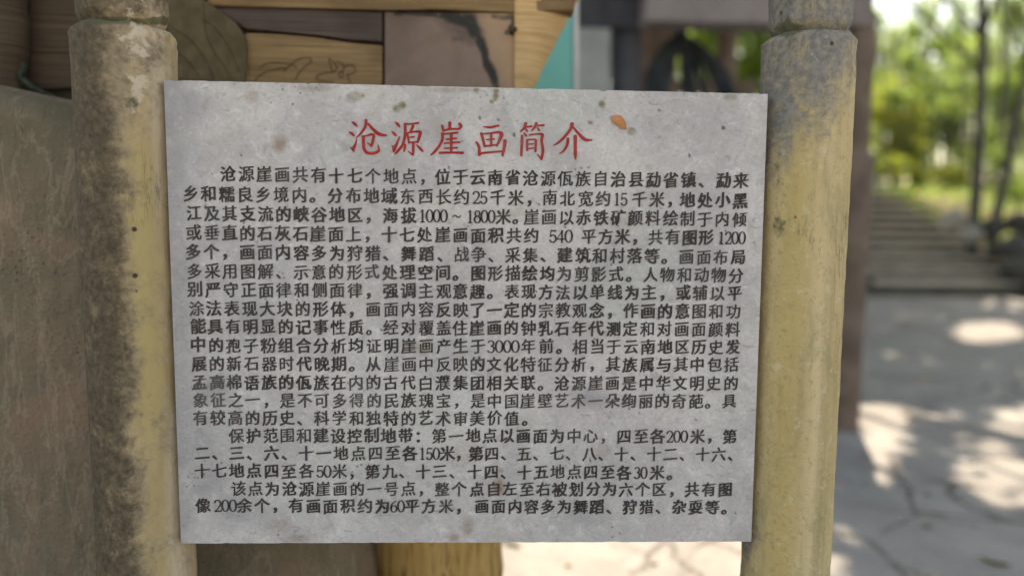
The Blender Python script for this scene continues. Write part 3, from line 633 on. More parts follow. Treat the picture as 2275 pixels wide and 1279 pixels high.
def polydist(P, pts):
    d = np.full(len(P), 1e9); wv = np.zeros(len(P))
    for (xa, ya, wa), (xb, yb, wb) in zip(pts[:-1], pts[1:]):
        A, D = np.array([xa, ya]), np.array([xb - xa, yb - ya]); t = np.clip(((P - A) @ D) / (D @ D), 0, 1)
        dd = np.linalg.norm(P - A - t[:, None] * D, axis=1) / (wa + (wb - wa) * t); d = np.minimum(d, dd)
    return d
pan, PV = grid_panel('smooth_panel', [(855, 27), (1146, 30), (1146, 430), (855, 430)], YB + .008, M['panel'], 140)
PP = topx(PV)[:, :2]; PP = PP + np.stack([[6 * noise.noise(Vector((a * .03, b * .03, 0))), 6 * noise.noise(Vector((a * .03, b * .03, 7)))] for a, b in PP])
st = 1 - sstep(polydist(PP, [(880, 27, 8), (960, 30, 12), (1010, 36, 22), (1045, 52, 22), (1066, 90, 16), (1080, 130, 11), (1095, 165, 12), (1104, 200, 8), (1110, 260, 6)]), .4, 1.2)
st = np.maximum(st, .45 * (1 - sstep(polydist(PP, [(960, 30, 20), (1020, 60, 34), (1045, 90, 20)]), .2, 1.2)))
st = np.maximum(st, .6 * (1 - sstep(polydist(PP, [(1010, 90, 9), (1030, 88, 6)]), .2, 1.2)))
st = np.maximum(st, .33 * (1 - sstep(PP[:, 0] + 1.1 * PP[:, 1], 930, 1090)))
tn = np.maximum(sstep(PP[:, 0] - 1066 - .28 * (PP[:, 1] - 90), -20, 45) * .75, (1 - sstep(PP[:, 1], 24, 40)) * sstep(PP[:, 0], 880, 980))
set_attr(pan, 'ochre_wash', tn); set_attr(pan, 'stain', np.maximum(st, .8 * (1 - sstep(polydist(PP, [(1095, 14 + 24, 7), (1136, 40, 9), (1140, 62, 7), (1128, 72, 5)]), .3, 1.3))))
# rounded ochre end of the board, a bull-nosed slanting edge
def end_bm():
    rowsy = np.linspace(-230, 430, 46); V = []; F = []; m = 15
    for y in rowsy:
        xl = 1143; xr = 1285 + (0 - y) * 0.512 if y < 200 else 1285 - 200 * .512 + (200 - y) * .5
        xr += 5 * noise.noise(Vector((y * .03, 0, 1)))
        for i in range(m):
            t = i / (m - 1); x = xl + (xr - xl) * t; yo = 0.055 * t ** 3.2
            V.append(at(x, y, YB - .003 + yo + 0.005 * fbm((x * .02, y * .02, 4))))
        V.append(at(xr, y, YB + .09) * np.array([1, 1, 1])); V.append(at(xl, y, YB + .09))
    m2 = m + 2
    for j in range(len(rowsy) - 1):
        for i in range(m2): a = j * m2 + i; b = j * m2 + (i + 1) % m2; F.append((a, b, b + m2, a + m2))
    F.append(tuple(range(m2))[::-1]); F.append(tuple(range((len(rowsy) - 1) * m2, len(rowsy) * m2))); return V, F
M['end'] = mat_wood('ochre board end with bounce light in colour', (0.50, 0.31, 0.13), (0.68, 0.45, 0.22), 1.6, 0.3, True, 0.7, 0.22)  # end colour raised to include light bounced off the sunlit ground
V, F = end_bm(); o = mesh_np('board_end', V, F, M['end'], smooth=True); keep(o, board)
V, F = tube_np([at(1136, 58, YB + .004), at(1140, 66, YB - .006), at(1136, 75, YB + .003)], [.006, .009, .005], 10, .5, 2); keep(mesh_np('knot', V, F, M['groove'], smooth=True), board)
# carved leaf relief and engraved lines
def px_line(pts, wd, Yf, n=8, depth=.0035):
    C = catmull([(x, y, wd) for x, y in pts], n); return tube_np([at(x, y, Yf) for x, y, _ in C], [wd / FPX * 1.7 / 2] * len(C), 6)
lf = [(372, -80), (410, -52), (440, -12), (462, 8), (492, 28), (521, 50), (541, 78), (548, 105), (546, 150), (539, 215), (370, 215)]
lo = px_slab('carved_leaf', lf, YB - .006, .03, M['olive'], board, .004)
V, F = merge([px_line([(462, 8), (492, 28), (521, 50), (541, 78), (548, 105), (546, 150), (539, 205)], 3.5, YB - .001)] + [px_line(p, 2.4, YB - .0062) for p in ([(452, -5), (455, 60), (472, 110), (500, 150), (528, 200)], [(380, 62), (410, 78), (440, 108), (465, 150), (480, 200)], [(455, 45), (485, 70), (510, 110), (532, 160)], [(385, 172), (420, 176), (470, 178)], [(378, 110), (410, 128), (436, 160), (445, 200)])])
o = mesh_np('leaf_vein', V, F, M['groove']); keep(o, lo); o.parent = lo; o.matrix_parent_inverse = Matrix.Identity(4)
flw = [[(730, 130), (742, 138), (748, 152), (740, 160), (735, 148), (730, 130)], [(748, 135), (760, 142), (764, 152), (758, 162)], [(764, 148), (780, 145), (789, 153), (786, 163), (770, 166)],
       [(770, 166), (776, 178), (780, 190)], [(745, 160), (720, 163), (705, 168), (706, 178), (740, 182)], [(752, 163), (754, 170), (760, 172), (763, 165), (757, 160), (752, 163)], [(630, 160), (650, 140), (675, 128), (692, 135), (670, 155), (655, 178)], [(575, 150), (600, 140), (640, 142), (660, 150)], [(560, 185), (590, 160), (640, 150)]]
V, F = merge([px_line(p, 2.2, YB + .0035) for p in flw]); keep(mesh_np('carved_flower', V, F, M['groove']), board)
# upright log at the far left of the board, mossy lump at its foot
V, F = tube_np([at(8, y, YB - .02) for y in np.linspace(-230, 460, 24)], [.047 + .003 * math.sin(i * 1.3) for i in range(24)], 20, .12, 3)
keep(mesh_np('log_upright', V, F, M['reed'], smooth=True), board)
V, F = tube_np([at(46, 128, YB - .02), at(50, 150, YB - .025), at(46, 175, YB - .03), at(75, 198, YB - .035), at(130, 222, YB - .03)], [.004, .008, .010, .009, .004], 12, .9, 8)
keep(mesh_np('moss_tuft', V, F, M['moss'], smooth=True), board)
# trunk-form leg
cxl = at(968, 1240, YB + .15); V, F = [], []
V, F = tube_np([(cxl[0], cxl[1], z) for z in np.linspace(-.05, at(900, 405, YB)[2], 40)], [.172 + .010 * math.exp(-z * 6) + .003 * math.sin(z * 21) for z in np.linspace(0, 1.4, 40)], 48, .05, 5)
keep(mesh_np('trunk_leg', V, F, M['trunk_leg'], smooth=True), board)
V, F = tube_np([(at(-250, 1240, YB + .15)[0], cxl[1], z) for z in np.linspace(-.05, at(900, 405, YB)[2], 40)], [.172] * 40, 32, .05, 6)
keep(mesh_np('trunk_leg', V, F, M['trunk_leg'], smooth=True), board)

# ------------------------------------------------------------------ boulder at the left
def lump(outline, Yc, T, name, mat, rough=.02, nr=40, na=220, sharp=4):
    P = np.array([at(x, y, Yc) for x, y in outline]); C = P.mean(0)
    seg = np.linalg.norm(np.roll(P, -1, 0) - P, axis=1); s = np.concatenate([[0], np.cumsum(seg)]); Pc = np.concatenate([P, P[:1]])
    ring = np.stack([np.interp(np.linspace(0, s[-1], na, endpoint=False), s, Pc[:, i]) for i in range(3)], 1)
    for _ in range(3): ring = (np.roll(ring, 1, 0) + 2 * ring + np.roll(ring, -1, 0)) / 4
    V = [C + [0, -T, 0]]; F = []
    ths = np.linspace(0, 1, 2 * nr + 1)[1:-1]; rows = 0
    for th in ths:
        a = th * math.pi; rho = min(1, math.sin(a) ** (1 / sharp) if th < .5 else math.sin(a) ** (1 / sharp)); yo = -T * math.copysign(abs(math.cos(a)) ** (.6), math.cos(a))
        rho = math.sin(a) ** .12; yo = -T * math.copysign(abs(math.cos(a)) ** .3, math.cos(a))
        for p in ring:
            v = C + (p - C) * rho + np.array([0, yo, 0]); k = rough
            v = v + np.array([k * .6 * fbm((v[0] * 3, v[2] * 3, v[1] * 3)), k * fbm((v[0] * 3.3 + 4, v[2] * 3.3, v[1])) + k * .5 * abs(fbm((v[0] * 9 - v[2] * 5, v[2] * 6, 3))), k * .6 * fbm((v[0] * 3, v[2] * 3 + 9, v[1] * 3))])
            V.append(v)
        rows += 1
    for i in range(na): F.append((0, 1 + (i + 1) % na, 1 + i))
    for j in range(rows - 1):
        for i in range(na): a = 1 + j * na; F.append((a + i, a + (i + 1) % na, a + na + (i + 1) % na, a + na + i))
    V.append(C + [0, T, 0]); a = 1 + (rows - 1) * na
    for i in range(na): F.append((len(V) - 1, a + i, a + (i + 1) % na))
    return mesh_np(name, V, F, mat, smooth=True)
bt = NT('brown olive boulder stone', 0.85, 0.2)
b1 = bt.noise(3.2, 6, .6, .6); b2 = bt.noise(24, 6, .65, .4, bt.mapping(scale=(1.6, 1, .6), rot=(0, .45, 0))); b3 = bt.noise(120, 4, .6)
bc = bt.mix(bt.ramp(b1, .38, .62), (0.155, 0.135, 0.088), (0.245, 0.172, 0.118)); bc = bt.mix(bt.ramp(b2, .5, .75, 0, .4), bc, (0.27, 0.225, 0.165)); bc = bt.mix(bt.ramp(b2, .25, .42, .4, 0), bc, (0.07, 0.062, 0.042))
bc = bt.mix(bt.ramp(b3, .58, .75, 0, .4), bc, (.32, .28, .22)); bt.color(bc); bt.bump(bt.math('ADD', b2, bt.math('MULTIPLY', b3, .4)), .6, .012); M['boulder'] = bt.m
pv = bt.n('ShaderNodeTexVoronoi'); pv.inputs['Scale'].default_value = 75; bt.l(bt.obj, pv.inputs['Vector'])
pit = bt.math('MULTIPLY', bt.ramp(pv.outputs['Distance'], .12, .3, 1, 0), bt.ramp(bt.noise(5, 5, .65), .52, .64))
vein = bt.ramp(bt.math('ABSOLUTE', bt.math('SUBTRACT', bt.noise(2.4, 6, .65, .8, bt.mapping(scale=(2.2, 1, .7), rot=(0, .5, 0))), .5)), 0, .02, 1, 0)
bc = bt.mix(bt.math('MULTIPLY', vein, .35), bc, (.36, .30, .21)); bc = bt.mix(bt.math('MULTIPLY', pit, .15), bc, (.05, .042, .028)); bt.color(bc)
bt.bump(bt.math('SUBTRACT', bt.math('ADD', b2, bt.math('MULTIPLY', b3, .5)), bt.math('MULTIPLY', pit, .25)), 1.0, .014)
bl_ = lump([(-420, 1950), (-420, 330), (-180, 205), (-60, 192), (20, 194), (70, 205), (120, 216), (185, 232), (270, 290), (350, 400), (520, 620), (690, 900), (790, 1120), (822, 1250), (835, 1950)], .36, .17, 'boulder', M['boulder'], .022)
co = np.array([v.co for v in bl_.data.vertices]); pp = topx(co); dd = ((pp[:, 0] - 60) * .74 - (pp[:, 1] - 215) * .67 + 14 * np.array([noise.noise(Vector(c) * 9) for c in co]))
dd = np.where((co[:, 1] < .36), np.clip(dd, 0, 400), 0) / FPX * 1.5
co[:, 1] += dd * .55
for v, c in zip(bl_.data.vertices, co): v.co = c
tag(bl_, 'big brown olive boulder at the left behind the mossy post', 'boulder')

# ------------------------------------------------------------------ teal panel
YT = 1.15
teal = thing('teal_signboard', 'plain teal board with off-white edge showing right of the carved board', 'signboard', tuple(np.array([*at(1000, 300, YT)[:2], 0])))
px_slab('panel', [(640, -300), (1273, -300), (1273, 640), (640, 640)], YT, .03, M['teal'], teal, .003)
px_slab('edge_strip', [(1274, -302), (1286, -302), (1286, 642), (1274, 642)], YT - .006, .045, M['offwhite'], teal, .003)
for x in (800, 1010):
    p = at(x, 300, YT + .05); bm = bmesh.new(); box_bm(bm, p[0] - .03, p[0] + .03, p[1], p[1] + .05, 0, 1.5, .004); keep(bm_obj('leg', bm, M['steel']), teal)
#PART3
# ------------------------------------------------------------------ pavilion
pb = gnd(1872, 950); YP = float(pb[1])                 # foot of its front corner column
pav = thing('pavilion', 'open timber pavilion with round columns and thatched roof behind the notice', 'pavilion', (float(pb[0]), YP, 0))
def column(p, h, r, mat, name='column', ring=None):
    zs = np.linspace(-.05, h, 60)
    rr = [r * (1.0 + .012 * math.sin(z * 8)) for z in zs]
    if ring:
        rr = [(x * (1.03 if z < ring else .74)) + .018 * math.exp(-((z - ring) / .03) ** 2) for x, z in zip(rr, zs)]
    V, F = tube_np([(p[0], p[1], z) for z in zs], rr, 24, .04, p[0])
    return keep(mesh_np(name, V, F, mat, smooth=True), pav)
zb = at(1600, 60, YP)[2]; ring = at(1900, 352, YP)[2]
column((pb[0] - .02, pb[1]), zb + .1, .112, M['pav_wood'], ring=ring)
YB2 = YP + 2.6
xl = at(1455, 150, YB2)[0]
column((xl, YB2), zb + .6, .21, M['pav_wood'])
column((at(1390, 150, YP + .3)[0], YP + .3), zb + .1, .105, M['pav_dark'])
column((pb[0] - .05, YB2), zb + .9, .10, M['pav_wood'])
bm = bmesh.new(); box_bm(bm, at(1428, 30, YP)[0], pb[0] + .0, YP - .10, YP + .12, zb, zb + .34, .012); keep(bm_obj('beam', bm, M['pav_beam']), pav)
bm = bmesh.new(); box_bm(bm, at(1280, 30, YP)[0], pb[0] + .45, YB2 - .10, YB2 + .10, zb + .80, zb + .97, .012); keep(bm_obj('beam', bm, M['pav_wood']), pav)
for k, xx in enumerate(np.linspace(at(1300, 30, YP)[0], pb[0] + .1, 5)):
    V, F = tube_np([(xx, YP - .18, zb + .31), (xx, YB2 + .5, zb + 1.15)], [.05, .05], 10); keep(mesh_np('rafter', V, F, M['pav_wood'], smooth=True), pav)
# thatched roof slab sloping up towards the back
x0, x1 = at(1290, 30, YP)[0] - .3, at(1962, 0, YP - .3)[0]
V = []; F = []; nu, nv = 40, 24
for s_ in (0, 1):
    for j in range(nv + 1):
        for i in range(nu + 1):
            u, v = i / nu, j / nv; jag = .03 * noise.noise(Vector((u * 40, v * 9, s_ * 3)))
            V.append((x0 + (x1 - x0) * u + (.04 * noise.noise(Vector((v * 20, 2, s_))) if i in (0, nu) else 0), YP - .22 + 3.4 * v + jag, zb + .36 + .95 * v + .20 * s_ + jag))
q = np.arange((nu + 1) * (nv + 1)).reshape(nv + 1, nu + 1); o2 = (nu + 1) * (nv + 1)
bot = np.stack([q[:-1, :-1], q[1:, :-1], q[1:, 1:], q[:-1, 1:]], -1).reshape(-1, 4); top = bot[:, ::-1] + o2
rim = [int(a) for a in list(q[0, :]) + list(q[1:, -1]) + list(q[-1, -2::-1]) + list(q[-2:0:-1, 0])]
F = [tuple(int(a) for a in f) for f in np.concatenate([bot, top])] + [(rim[i], rim[(i + 1) % len(rim)], rim[(i + 1) % len(rim)] + o2, rim[i] + o2) for i in range(len(rim))]
keep(mesh_np('roof', V, F, M['thatch']), pav)
# rail and low wall at the back
p0, p1 = at(1530, 190, YB2), at(2010, 205, YB2)
bm = bmesh.new(); box_bm(bm, xl + .1, pb[0] + .25, YB2 - .04, YB2 + .04, at(1600, 212, YB2)[2], at(1600, 178, YB2)[2], .008); keep(bm_obj('railing', bm, M['pav_wood']), pav)
# infill wall with pale plaster at its left
xa, xb = at(1150, 100, YP + .2)[0], at(1353, 100, YP + .2)[0]
bm = bmesh.new(); box_bm(bm, xa, xb, YP + .14, YP + .26, -.02, at(1300, 66, YP + .2)[2], .01); keep(bm_obj('plaster_wall', bm, M['plaster']), pav)
bm = bmesh.new(); box_bm(bm, xa, at(1425, 30, YP + .2)[0], YP + .13, YP + .27, at(1300, 66, YP + .2)[2] + .003, zb + .34, .01); keep(bm_obj('lintel', bm, M['pav_dark']), pav)

# black bundle of fronds hung from the beam
ap = at(1514, 58, YP + .35)
bun = thing('hanging_bundle', 'black bundle of drooping dried fronds hung under the pavilion beam', 'bundle', tuple(ap))
V, F = tube_np([ap + [0, 0, .12], ap, ap + [.01, 0, -.10], ap + [0, 0, -.16]], [.022, .028, .05, .03], 10); keep(mesh_np('cord', V, F, M['frond'], smooth=True), bun)
for k, (dx, dy, wd) in enumerate([(-78, 150, .05), (-66, 120, .045), (-52, 160, .05), (-38, 165, .04), (-84, 185, .05), (30, 165, .03), (52, 160, .028), (88, 140, .04), (110, 150, .042), (130, 165, .035), (98, 175, .03), (8, 170, .03)]):
    e = at(1514 + dx, 62 + dy, YP + .35 + rng.uniform(-.10, .10)); b0 = ap + np.array([0, 0, -.05]); m_ = b0 * .5 + e * .5 + np.array([dx * .0003, 0, .03])
    C = catmull([b0, m_, e], 6); wv = [.012 + wd * .62 * math.sin(min(1, i / len(C) * 1.02) * math.pi) ** .7 for i in range(len(C))]
    V, F = tube_np(C, wv, 8); V = np.array(V); V[:, 1] = (V[:, 1] - ap[1]) * .5 + ap[1]; keep(mesh_np('frond', V, F, M['frond'], smooth=True), bun)

for k, (dx, dy) in enumerate([(-95, 165), (-70, 100), (-50, 120), (60, 110), (125, 128), (142, 150), (76, 185), (-100, 140)]):
    e = at(1514 + dx, 62 + dy, YP + .35 + rng.uniform(-.1, .1)); b0 = ap + np.array([dx * .0004, 0, -.10]); m_ = b0 * .5 + e * .5 + np.array([0, 0, .05])
    C = catmull([b0, m_, e], 5); V, F = tube_np(C, np.linspace(.014, .003, len(C)), 6); keep(mesh_np('thin_frond', V, F, M['frond'], smooth=True), bun)

# ------------------------------------------------------------------ stone stairs
stairs = thing('stone_stairs', 'dark grey stone stairs climbing from the paving among trees at the right', 'stairs', ((SX0 + SX1) / 2, SY0, 0))
for k in range(NST):
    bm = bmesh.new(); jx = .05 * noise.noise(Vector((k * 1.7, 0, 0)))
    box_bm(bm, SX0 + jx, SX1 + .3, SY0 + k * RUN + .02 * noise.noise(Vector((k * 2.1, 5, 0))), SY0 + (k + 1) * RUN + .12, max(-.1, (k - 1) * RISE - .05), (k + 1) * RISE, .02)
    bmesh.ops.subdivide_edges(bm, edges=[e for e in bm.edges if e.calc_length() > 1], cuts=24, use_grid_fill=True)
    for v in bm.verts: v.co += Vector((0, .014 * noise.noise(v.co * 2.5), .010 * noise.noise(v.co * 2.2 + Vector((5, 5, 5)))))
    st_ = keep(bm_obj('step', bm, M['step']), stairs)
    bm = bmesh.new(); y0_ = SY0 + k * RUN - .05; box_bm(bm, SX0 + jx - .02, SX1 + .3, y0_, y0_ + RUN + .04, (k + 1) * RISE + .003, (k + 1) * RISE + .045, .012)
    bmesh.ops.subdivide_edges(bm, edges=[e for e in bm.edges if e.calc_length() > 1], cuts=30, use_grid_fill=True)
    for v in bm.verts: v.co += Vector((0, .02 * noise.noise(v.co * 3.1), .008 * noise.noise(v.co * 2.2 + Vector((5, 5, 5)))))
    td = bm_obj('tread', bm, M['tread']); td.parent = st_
bm = bmesh.new(); box_bm(bm, SX0 - .28, SX0 - .02, SY0 - .25, SY0 + 2.2, -.1, .42, .04); box_bm(bm, SX0 - .26, SX0 - .03, SY0 + 2.1, SY0 + 6, .0, 1.25, .04)
keep(bm_obj('side_curb', bm, M['rock']), stairs)

# rocks along the stairs
def rock(px, py, depthY, r, label, mat='rock', sq=.8, grp='rocks edging the stone stairs', seed=0):
    p = at(px, py, depthY); bm = bmesh.new(); bmesh.ops.create_icosphere(bm, subdivisions=4, radius=1)
    for v in bm.verts:
        n = v.co.copy(); d = 1 + .08 * abs(noise.noise(n * 5 + Vector((seed, 0, px)))) + .35 * noise.noise(n * 1.3 + Vector((seed, px, 0))) + .14 * noise.noise(n * 3.2 + Vector((px, 0, seed))) + .05 * noise.noise(n * 8)
        v.co = Vector((n.x * r * d, n.y * r * d * .9, n.z * r * d * sq)) + Vector(p)
    return tag(bm_obj('rock', bm, M[mat], smooth=True), label, 'rock', grp)
rock(2290, 600, SY0 + .1, .36, 'largest dark rock at the foot of the stairs by the right frame edge', seed=1)
rock(2252, 548, SY0 + .9, .30, 'dark rock beside the lower stairs below the leaning trunk', seed=2)
rock(2310, 510, SY0 + 1.0, .38, 'dark rock above the largest rock at the right edge', seed=3)
rock(2205, 505, SY0 + 1.7, .24, 'small dark rock at the foot of the leaning trunk', seed=4)
rock(2262, 498, SY0 + 1.6, .26, 'small dark rock between the leaning trunk and the right edge', seed=9)
rock(2245, 605, SY0 + .3, .22, 'small dark rock left of the largest dark rock', seed=10)
rock(2215, 560, SY0 + 1.1, .18, 'smallest dark rock on the right end of the lower steps', seed=11)
rock(2118, 488, SY0 + 2.3, .27, 'pale sunlit rock halfway up the right side of the stairs', 'pale_rock', .75, seed=5)
rock(2158, 518, SY0 + 1.8, .21, 'smaller pale rock just below the pale sunlit rock', 'pale_rock', .8, seed=6)
rock(2330, 620, SY0 - .1, .5, 'dark rock right of the largest dark rock', seed=7)
rock(1950, 405, SY0 + 4.6, .12, 'white rock at the top left of the stairs', 'pale_rock', .9, seed=8)

# ------------------------------------------------------------------ trees and shrubs
def leaves_np(C, L, Wd):
    """a bent-free rhombic leaf at every centre, freely oriented, drooping a little"""
    n = len(C); a = rng.normal(size=(n, 3)); a[:, 2] -= .5; a /= np.linalg.norm(a, axis=1, keepdims=True)
    b = np.cross(a, rng.normal(size=(n, 3))); b /= np.linalg.norm(b, axis=1, keepdims=True)
    s_ = rng.uniform(.65, 1.25, (n, 1)); a = a * L * s_; b = b * Wd * s_
    V = np.stack([C - a, C + b - a * .1, C + a, C - b - a * .1], 1).reshape(-1, 3)
    return V, np.arange(4 * n).reshape(n, 4)
def crown_pts(blobs):
    out = []
    for (c, r, n) in blobs:
        c = np.array(c); k = max(3, n // 45)                     # clumps, then leaves round every clump
        d = rng.normal(size=(k, 3)); d /= np.linalg.norm(d, axis=1, keepdims=True); rad = rng.uniform(.25, 1, (k, 1)) ** .5
        cl = c + d * rad * np.array(r); per = n // k
        out.append((cl[:, None, :] + rng.normal(size=(k, per, 3)) * np.mean(r) * .26).reshape(-1, 3))
    return np.concatenate(out)
def tree(name, label, foot, top, r0, blobs, mat, bark='bark', leaf=(.13, .055), group=None, pts=None, limbs=4, cat='tree'):
    foot = np.array(foot, float); top = np.array(top, float)
    t = thing(name, label, cat, tuple(foot), group)
    mid = (foot + top) / 2 + np.array([rng.normal(0, .06), rng.normal(0, .1), 0]) * np.linalg.norm(top - foot) * .4
    C = catmull([foot - [0, 0, .15], mid, top], 8); parts = [tube_np(C, np.linspace(r0 * 1.15, r0 * .5, len(C)), 10, .15, foot[0])]
    P = pts if pts is not None else crown_pts(blobs)
    for b in range(limbs):
        tgt = P[rng.integers(len(P))]; s_ = C[int(len(C) * rng.uniform(.5, .95)) - 1]
        if np.linalg.norm(tgt - s_) < .2: continue
        m_ = (s_ + tgt) / 2 + np.array([0, 0, .12 * np.linalg.norm(tgt - s_)]); Q = catmull([s_, m_, tgt], 5); parts.append(tube_np(Q, np.linspace(r0 * .45, r0 * .10, len(Q)), 6, .1, b))
    V, F = merge(parts); keep(mesh_np('trunk', V, F, M[bark], smooth=True), t)
    LV, LF = leaves_np(P, *leaf); keep(mesh_np('crown', LV, LF, M[mat]), t)
    return t
def bt_(px, pyc, Y, r, n, mat, label, bark='bark_pale', r0=.07, extra=(), leaf=(.13, .055), foot_px=None, limbs=5, name='leafy_tree', grp='trees on the slope behind'):
    c = at(px, pyc, Y); fx = at(foot_px if foot_px else px, 400, Y)[0]; foot = (fx, Y, hill_z(fx, Y))
    bl = [(c, r, n)] + [(at(a, b, Y + dy), rr, m) for a, b, dy, rr, m in extra]
    tree(name, label, foot, c + np.array([0, 0, .2]), r0, bl, mat, bark, leaf, grp, limbs=limbs)
Y = SY0 + 9.5
bt_(1650, 110, Y + 1, (1.7, 1.4, 1.5), 3400, 'leaf_lime', 'lime green tree seen under the pavilion beam left of the right post', leaf=(.17, .07))
bt_(1560, 110, Y + 5, (1.6, 1.5, 1.6), 2600, 'leaf_yellow', 'yellow green tree behind the hanging black bundle', leaf=(.17, .07))
bt_(1985, 250, Y + 2, (.75, .9, 1.15), 1500, 'leaf_yellow', 'yellow green tree just right of the pavilion column above the stairs', extra=[(2010, 330, 0, (.6, .6, .5), 500)])
bt_(2075, 235, Y + 4, (.95, 1.0, 1.1), 1300, 'leaf_lime', 'lime green tree over the middle of the stairs', extra=[(2100, 110, 1, (.8, .8, .7), 420)], foot_px=2090)
bt_(2240, 205, Y + 2, (1.0, .9, .75), 1300, 'leaf_lime', 'lime green tree at the right frame edge behind the leaning trunk', foot_px=2290)
bt_(1955, 120, Y + 7, (1.1, 1.0, 1.2), 900, 'leaf_mid', 'mid green tree behind the pavilion column top', foot_px=1935)
bt_(2170, 60, Y + 9, (1.6, 1.2, 1.4), 800, 'leaf_mid', 'sparse mid green tree against the white sky at upper right', foot_px=2110, r0=.11)
bt_(2080, 30, Y + 5, (.9, .9, .9), 420, 'leaf_mid', 'thin tree with high sparse crown over the stairs', foot_px=2050, r0=.09)
bt_(2500, 160, Y + 3, (2.0, 1.5, 1.8), 2200, 'leaf_lime', 'broad lime green tree right of the stairs')
bt_(1330, 90, Y + 4, (2.2, 1.5, 2.0), 2200, 'leaf_mid', 'mid green tree behind the pavilion wall')
bt_(900, 120, Y + 3, (2.5, 1.5, 2.2), 2200, 'leaf_mid', 'mid green tree hidden behind the carved board')
bt_(300, 120, Y + 2, (2.6, 1.5, 2.4), 2200, 'leaf_mid', 'mid green tree behind the mossy left post')
BAND = ['behind the right post', 'beside the pavilion column', 'left of the stairs top', 'above the left of the stairs', 'above the middle of the stairs', 'above the right of the stairs', 'behind the upright dark trunk', 'behind the leaning dark trunk', 'by the right frame edge']
for i, px in enumerate([1600, 1690, 1890, 1955, 2030, 2105, 2180, 2250, 2330]):
    mt = ['leaf_lime', 'leaf_yellow', 'leaf_lime', 'leaf_lime', 'leaf_lime', 'leaf_mid', 'leaf_lime', 'leaf_mid', 'leaf_lime'][i]; py = 315 + 45 * math.sin(i * 2.3); k_ = {'leaf_lime': 'lime green', 'leaf_yellow': 'yellow green', 'leaf_mid': 'mid green'}[mt]
    bt_(px, py, Y + 3 + 2.2 * ((i * 7) % 5) / 4, (.95, .9, 1.05), 950, mt, 'bushy %s tree %s' % (k_, BAND[i]), leaf=(.125, .062), limbs=3, grp='bushy trees beyond the stairs')
for i, px in enumerate([1930, 1995, 2065, 2135, 2205, 2275]):
    mt = ['leaf_lime', 'leaf_mid', 'leaf_lime', 'leaf_lime', 'leaf_mid', 'leaf_lime'][i]; py = [215, 170, 240, 190, 150, 225][i]
    bt_(px, py, Y + 6 + (i * 3) % 4, (1.0, 1.0, 1.15), 900, mt, '%s tree of the back row %s' % ('lime green' if mt == 'leaf_lime' else 'mid green', ['behind the pavilion column', 'above the left edge of the stairs', 'above the middle of the stairs', 'above the right edge of the stairs', 'behind the two dark trunks', 'by the right frame edge'][i]), leaf=(.125, .062), limbs=4, grp='back row of trees')
bt_(2262, 45, Y + 4, (.9, .9, 1.0), 620, 'leaf_lime', 'open lime green tree in the upper right corner', foot_px=2310, leaf=(.12, .055))
bt_(1985, 110, Y + 9, (1.0, .9, .9), 620, 'leaf_lime', 'open lime green tree beside the top of the pavilion column', foot_px=1950, leaf=(.12, .055))
bt_(2150, 120, Y + 8, (1.0, .9, .9), 700, 'leaf_lime', 'open lime green tree high above the right side of the stairs', foot_px=2165, leaf=(.12, .055))
# thin saplings
for i, (px, pt, dy, r0, lab) in enumerate([(1988, 230, 4.2, .035, 'thin pale sapling stem left of the stairs top'), (2092, 250, 5.0, .045, 'thin sapling stem above the middle of the stairs top'), (2020, 60, 7, .06, 'tall thin stem against bright leaves above the stairs'),
                                         (2128, 190, 6.2, .05, 'bent thin stem between the stairs and the dark trunk'), (2196, -80, 5.2, .09, 'tall slanting grey trunk at the upper right')]):
    dy += 4.2; b_ = at(px + (i % 3 - 1) * 8, 400, SY0 + dy); b_[2] = hill_z(b_[0], b_[1]); tp = at(px + (10 if i < 4 else 20), pt, SY0 + dy)
    tree('sapling', lab, b_, tp, r0, [(tp, (.45, .45, .4), 160)], 'leaf_lime', 'bark' if i in (1, 4) else 'bark_pale', (.11, .05), 'thin trees above the stairs', limbs=2)
for i, (px, pt, dy) in enumerate([(1962, 40, 11), (2004, 120, 10.2), (2038, 10, 12), (2062, 150, 10.5), (2112, 60, 11.5), (2146, 20, 10.4), (2182, 130, 12), (2222, 40, 11), (2256, 100, 10.3)]):
    b_ = at(px, 400, SY0 + dy); b_[2] = hill_z(b_[0], b_[1]); tp = at(px + rng.normal(0, 14), pt, SY0 + dy)
    tree('thin_stem', 'thin upright stem with a few leaves among the bright foliage above the stairs', b_, tp, rng.uniform(.03, .05), [(tp - [0, 0, .4], (.3, .3, .7), 130)], 'leaf_lime', 'bark_pale' if i % 2 else 'bark', (.12, .045), 'thin stems among the foliage above the stairs', limbs=2)
# low bright shrubs at the head of the stairs
for px, py, dy, r, n, mt, lab in [(1985, 375, 5.3, (.5, .4, .32), 500, 'leaf_yellow', 'yellow green shrub at the top left of the stairs'), (2055, 385, 5.4, (.45, .4, .28), 480, 'leaf_yellow', 'yellow green shrub at the middle of the stairs top'),
                                  (2125, 392, 4.9, (.38, .35, .26), 420, 'leaf_yellow', 'yellow green shrub left of the upright dark trunk'), (2255, 415, 3.6, (.42, .4, .42), 520, 'leaf_lime', 'lime shrub right of the leaning dark trunk'),
                                  (2215, 350, 4.6, (.35, .3, .35), 380, 'leaf_lime', 'lime shrub between the two dark trunks'), (2300, 370, 4.2, (.6, .5, .5), 650, 'leaf_lime', 'lime shrub at the right frame edge above the rocks')]:
    dy += 3.6; c = at(px, py, SY0 + dy); ft = (c[0], c[1], max(0.0, hill_z(c[0], c[1])))
    tree('shrub', lab, ft, (c[0], c[1], max(c[2], ft[2] + .2)), .02, [(c, r, n)], mt, 'bark_pale', (.09, .04), 'shrubs at the head of the stairs', limbs=3, cat='shrub')

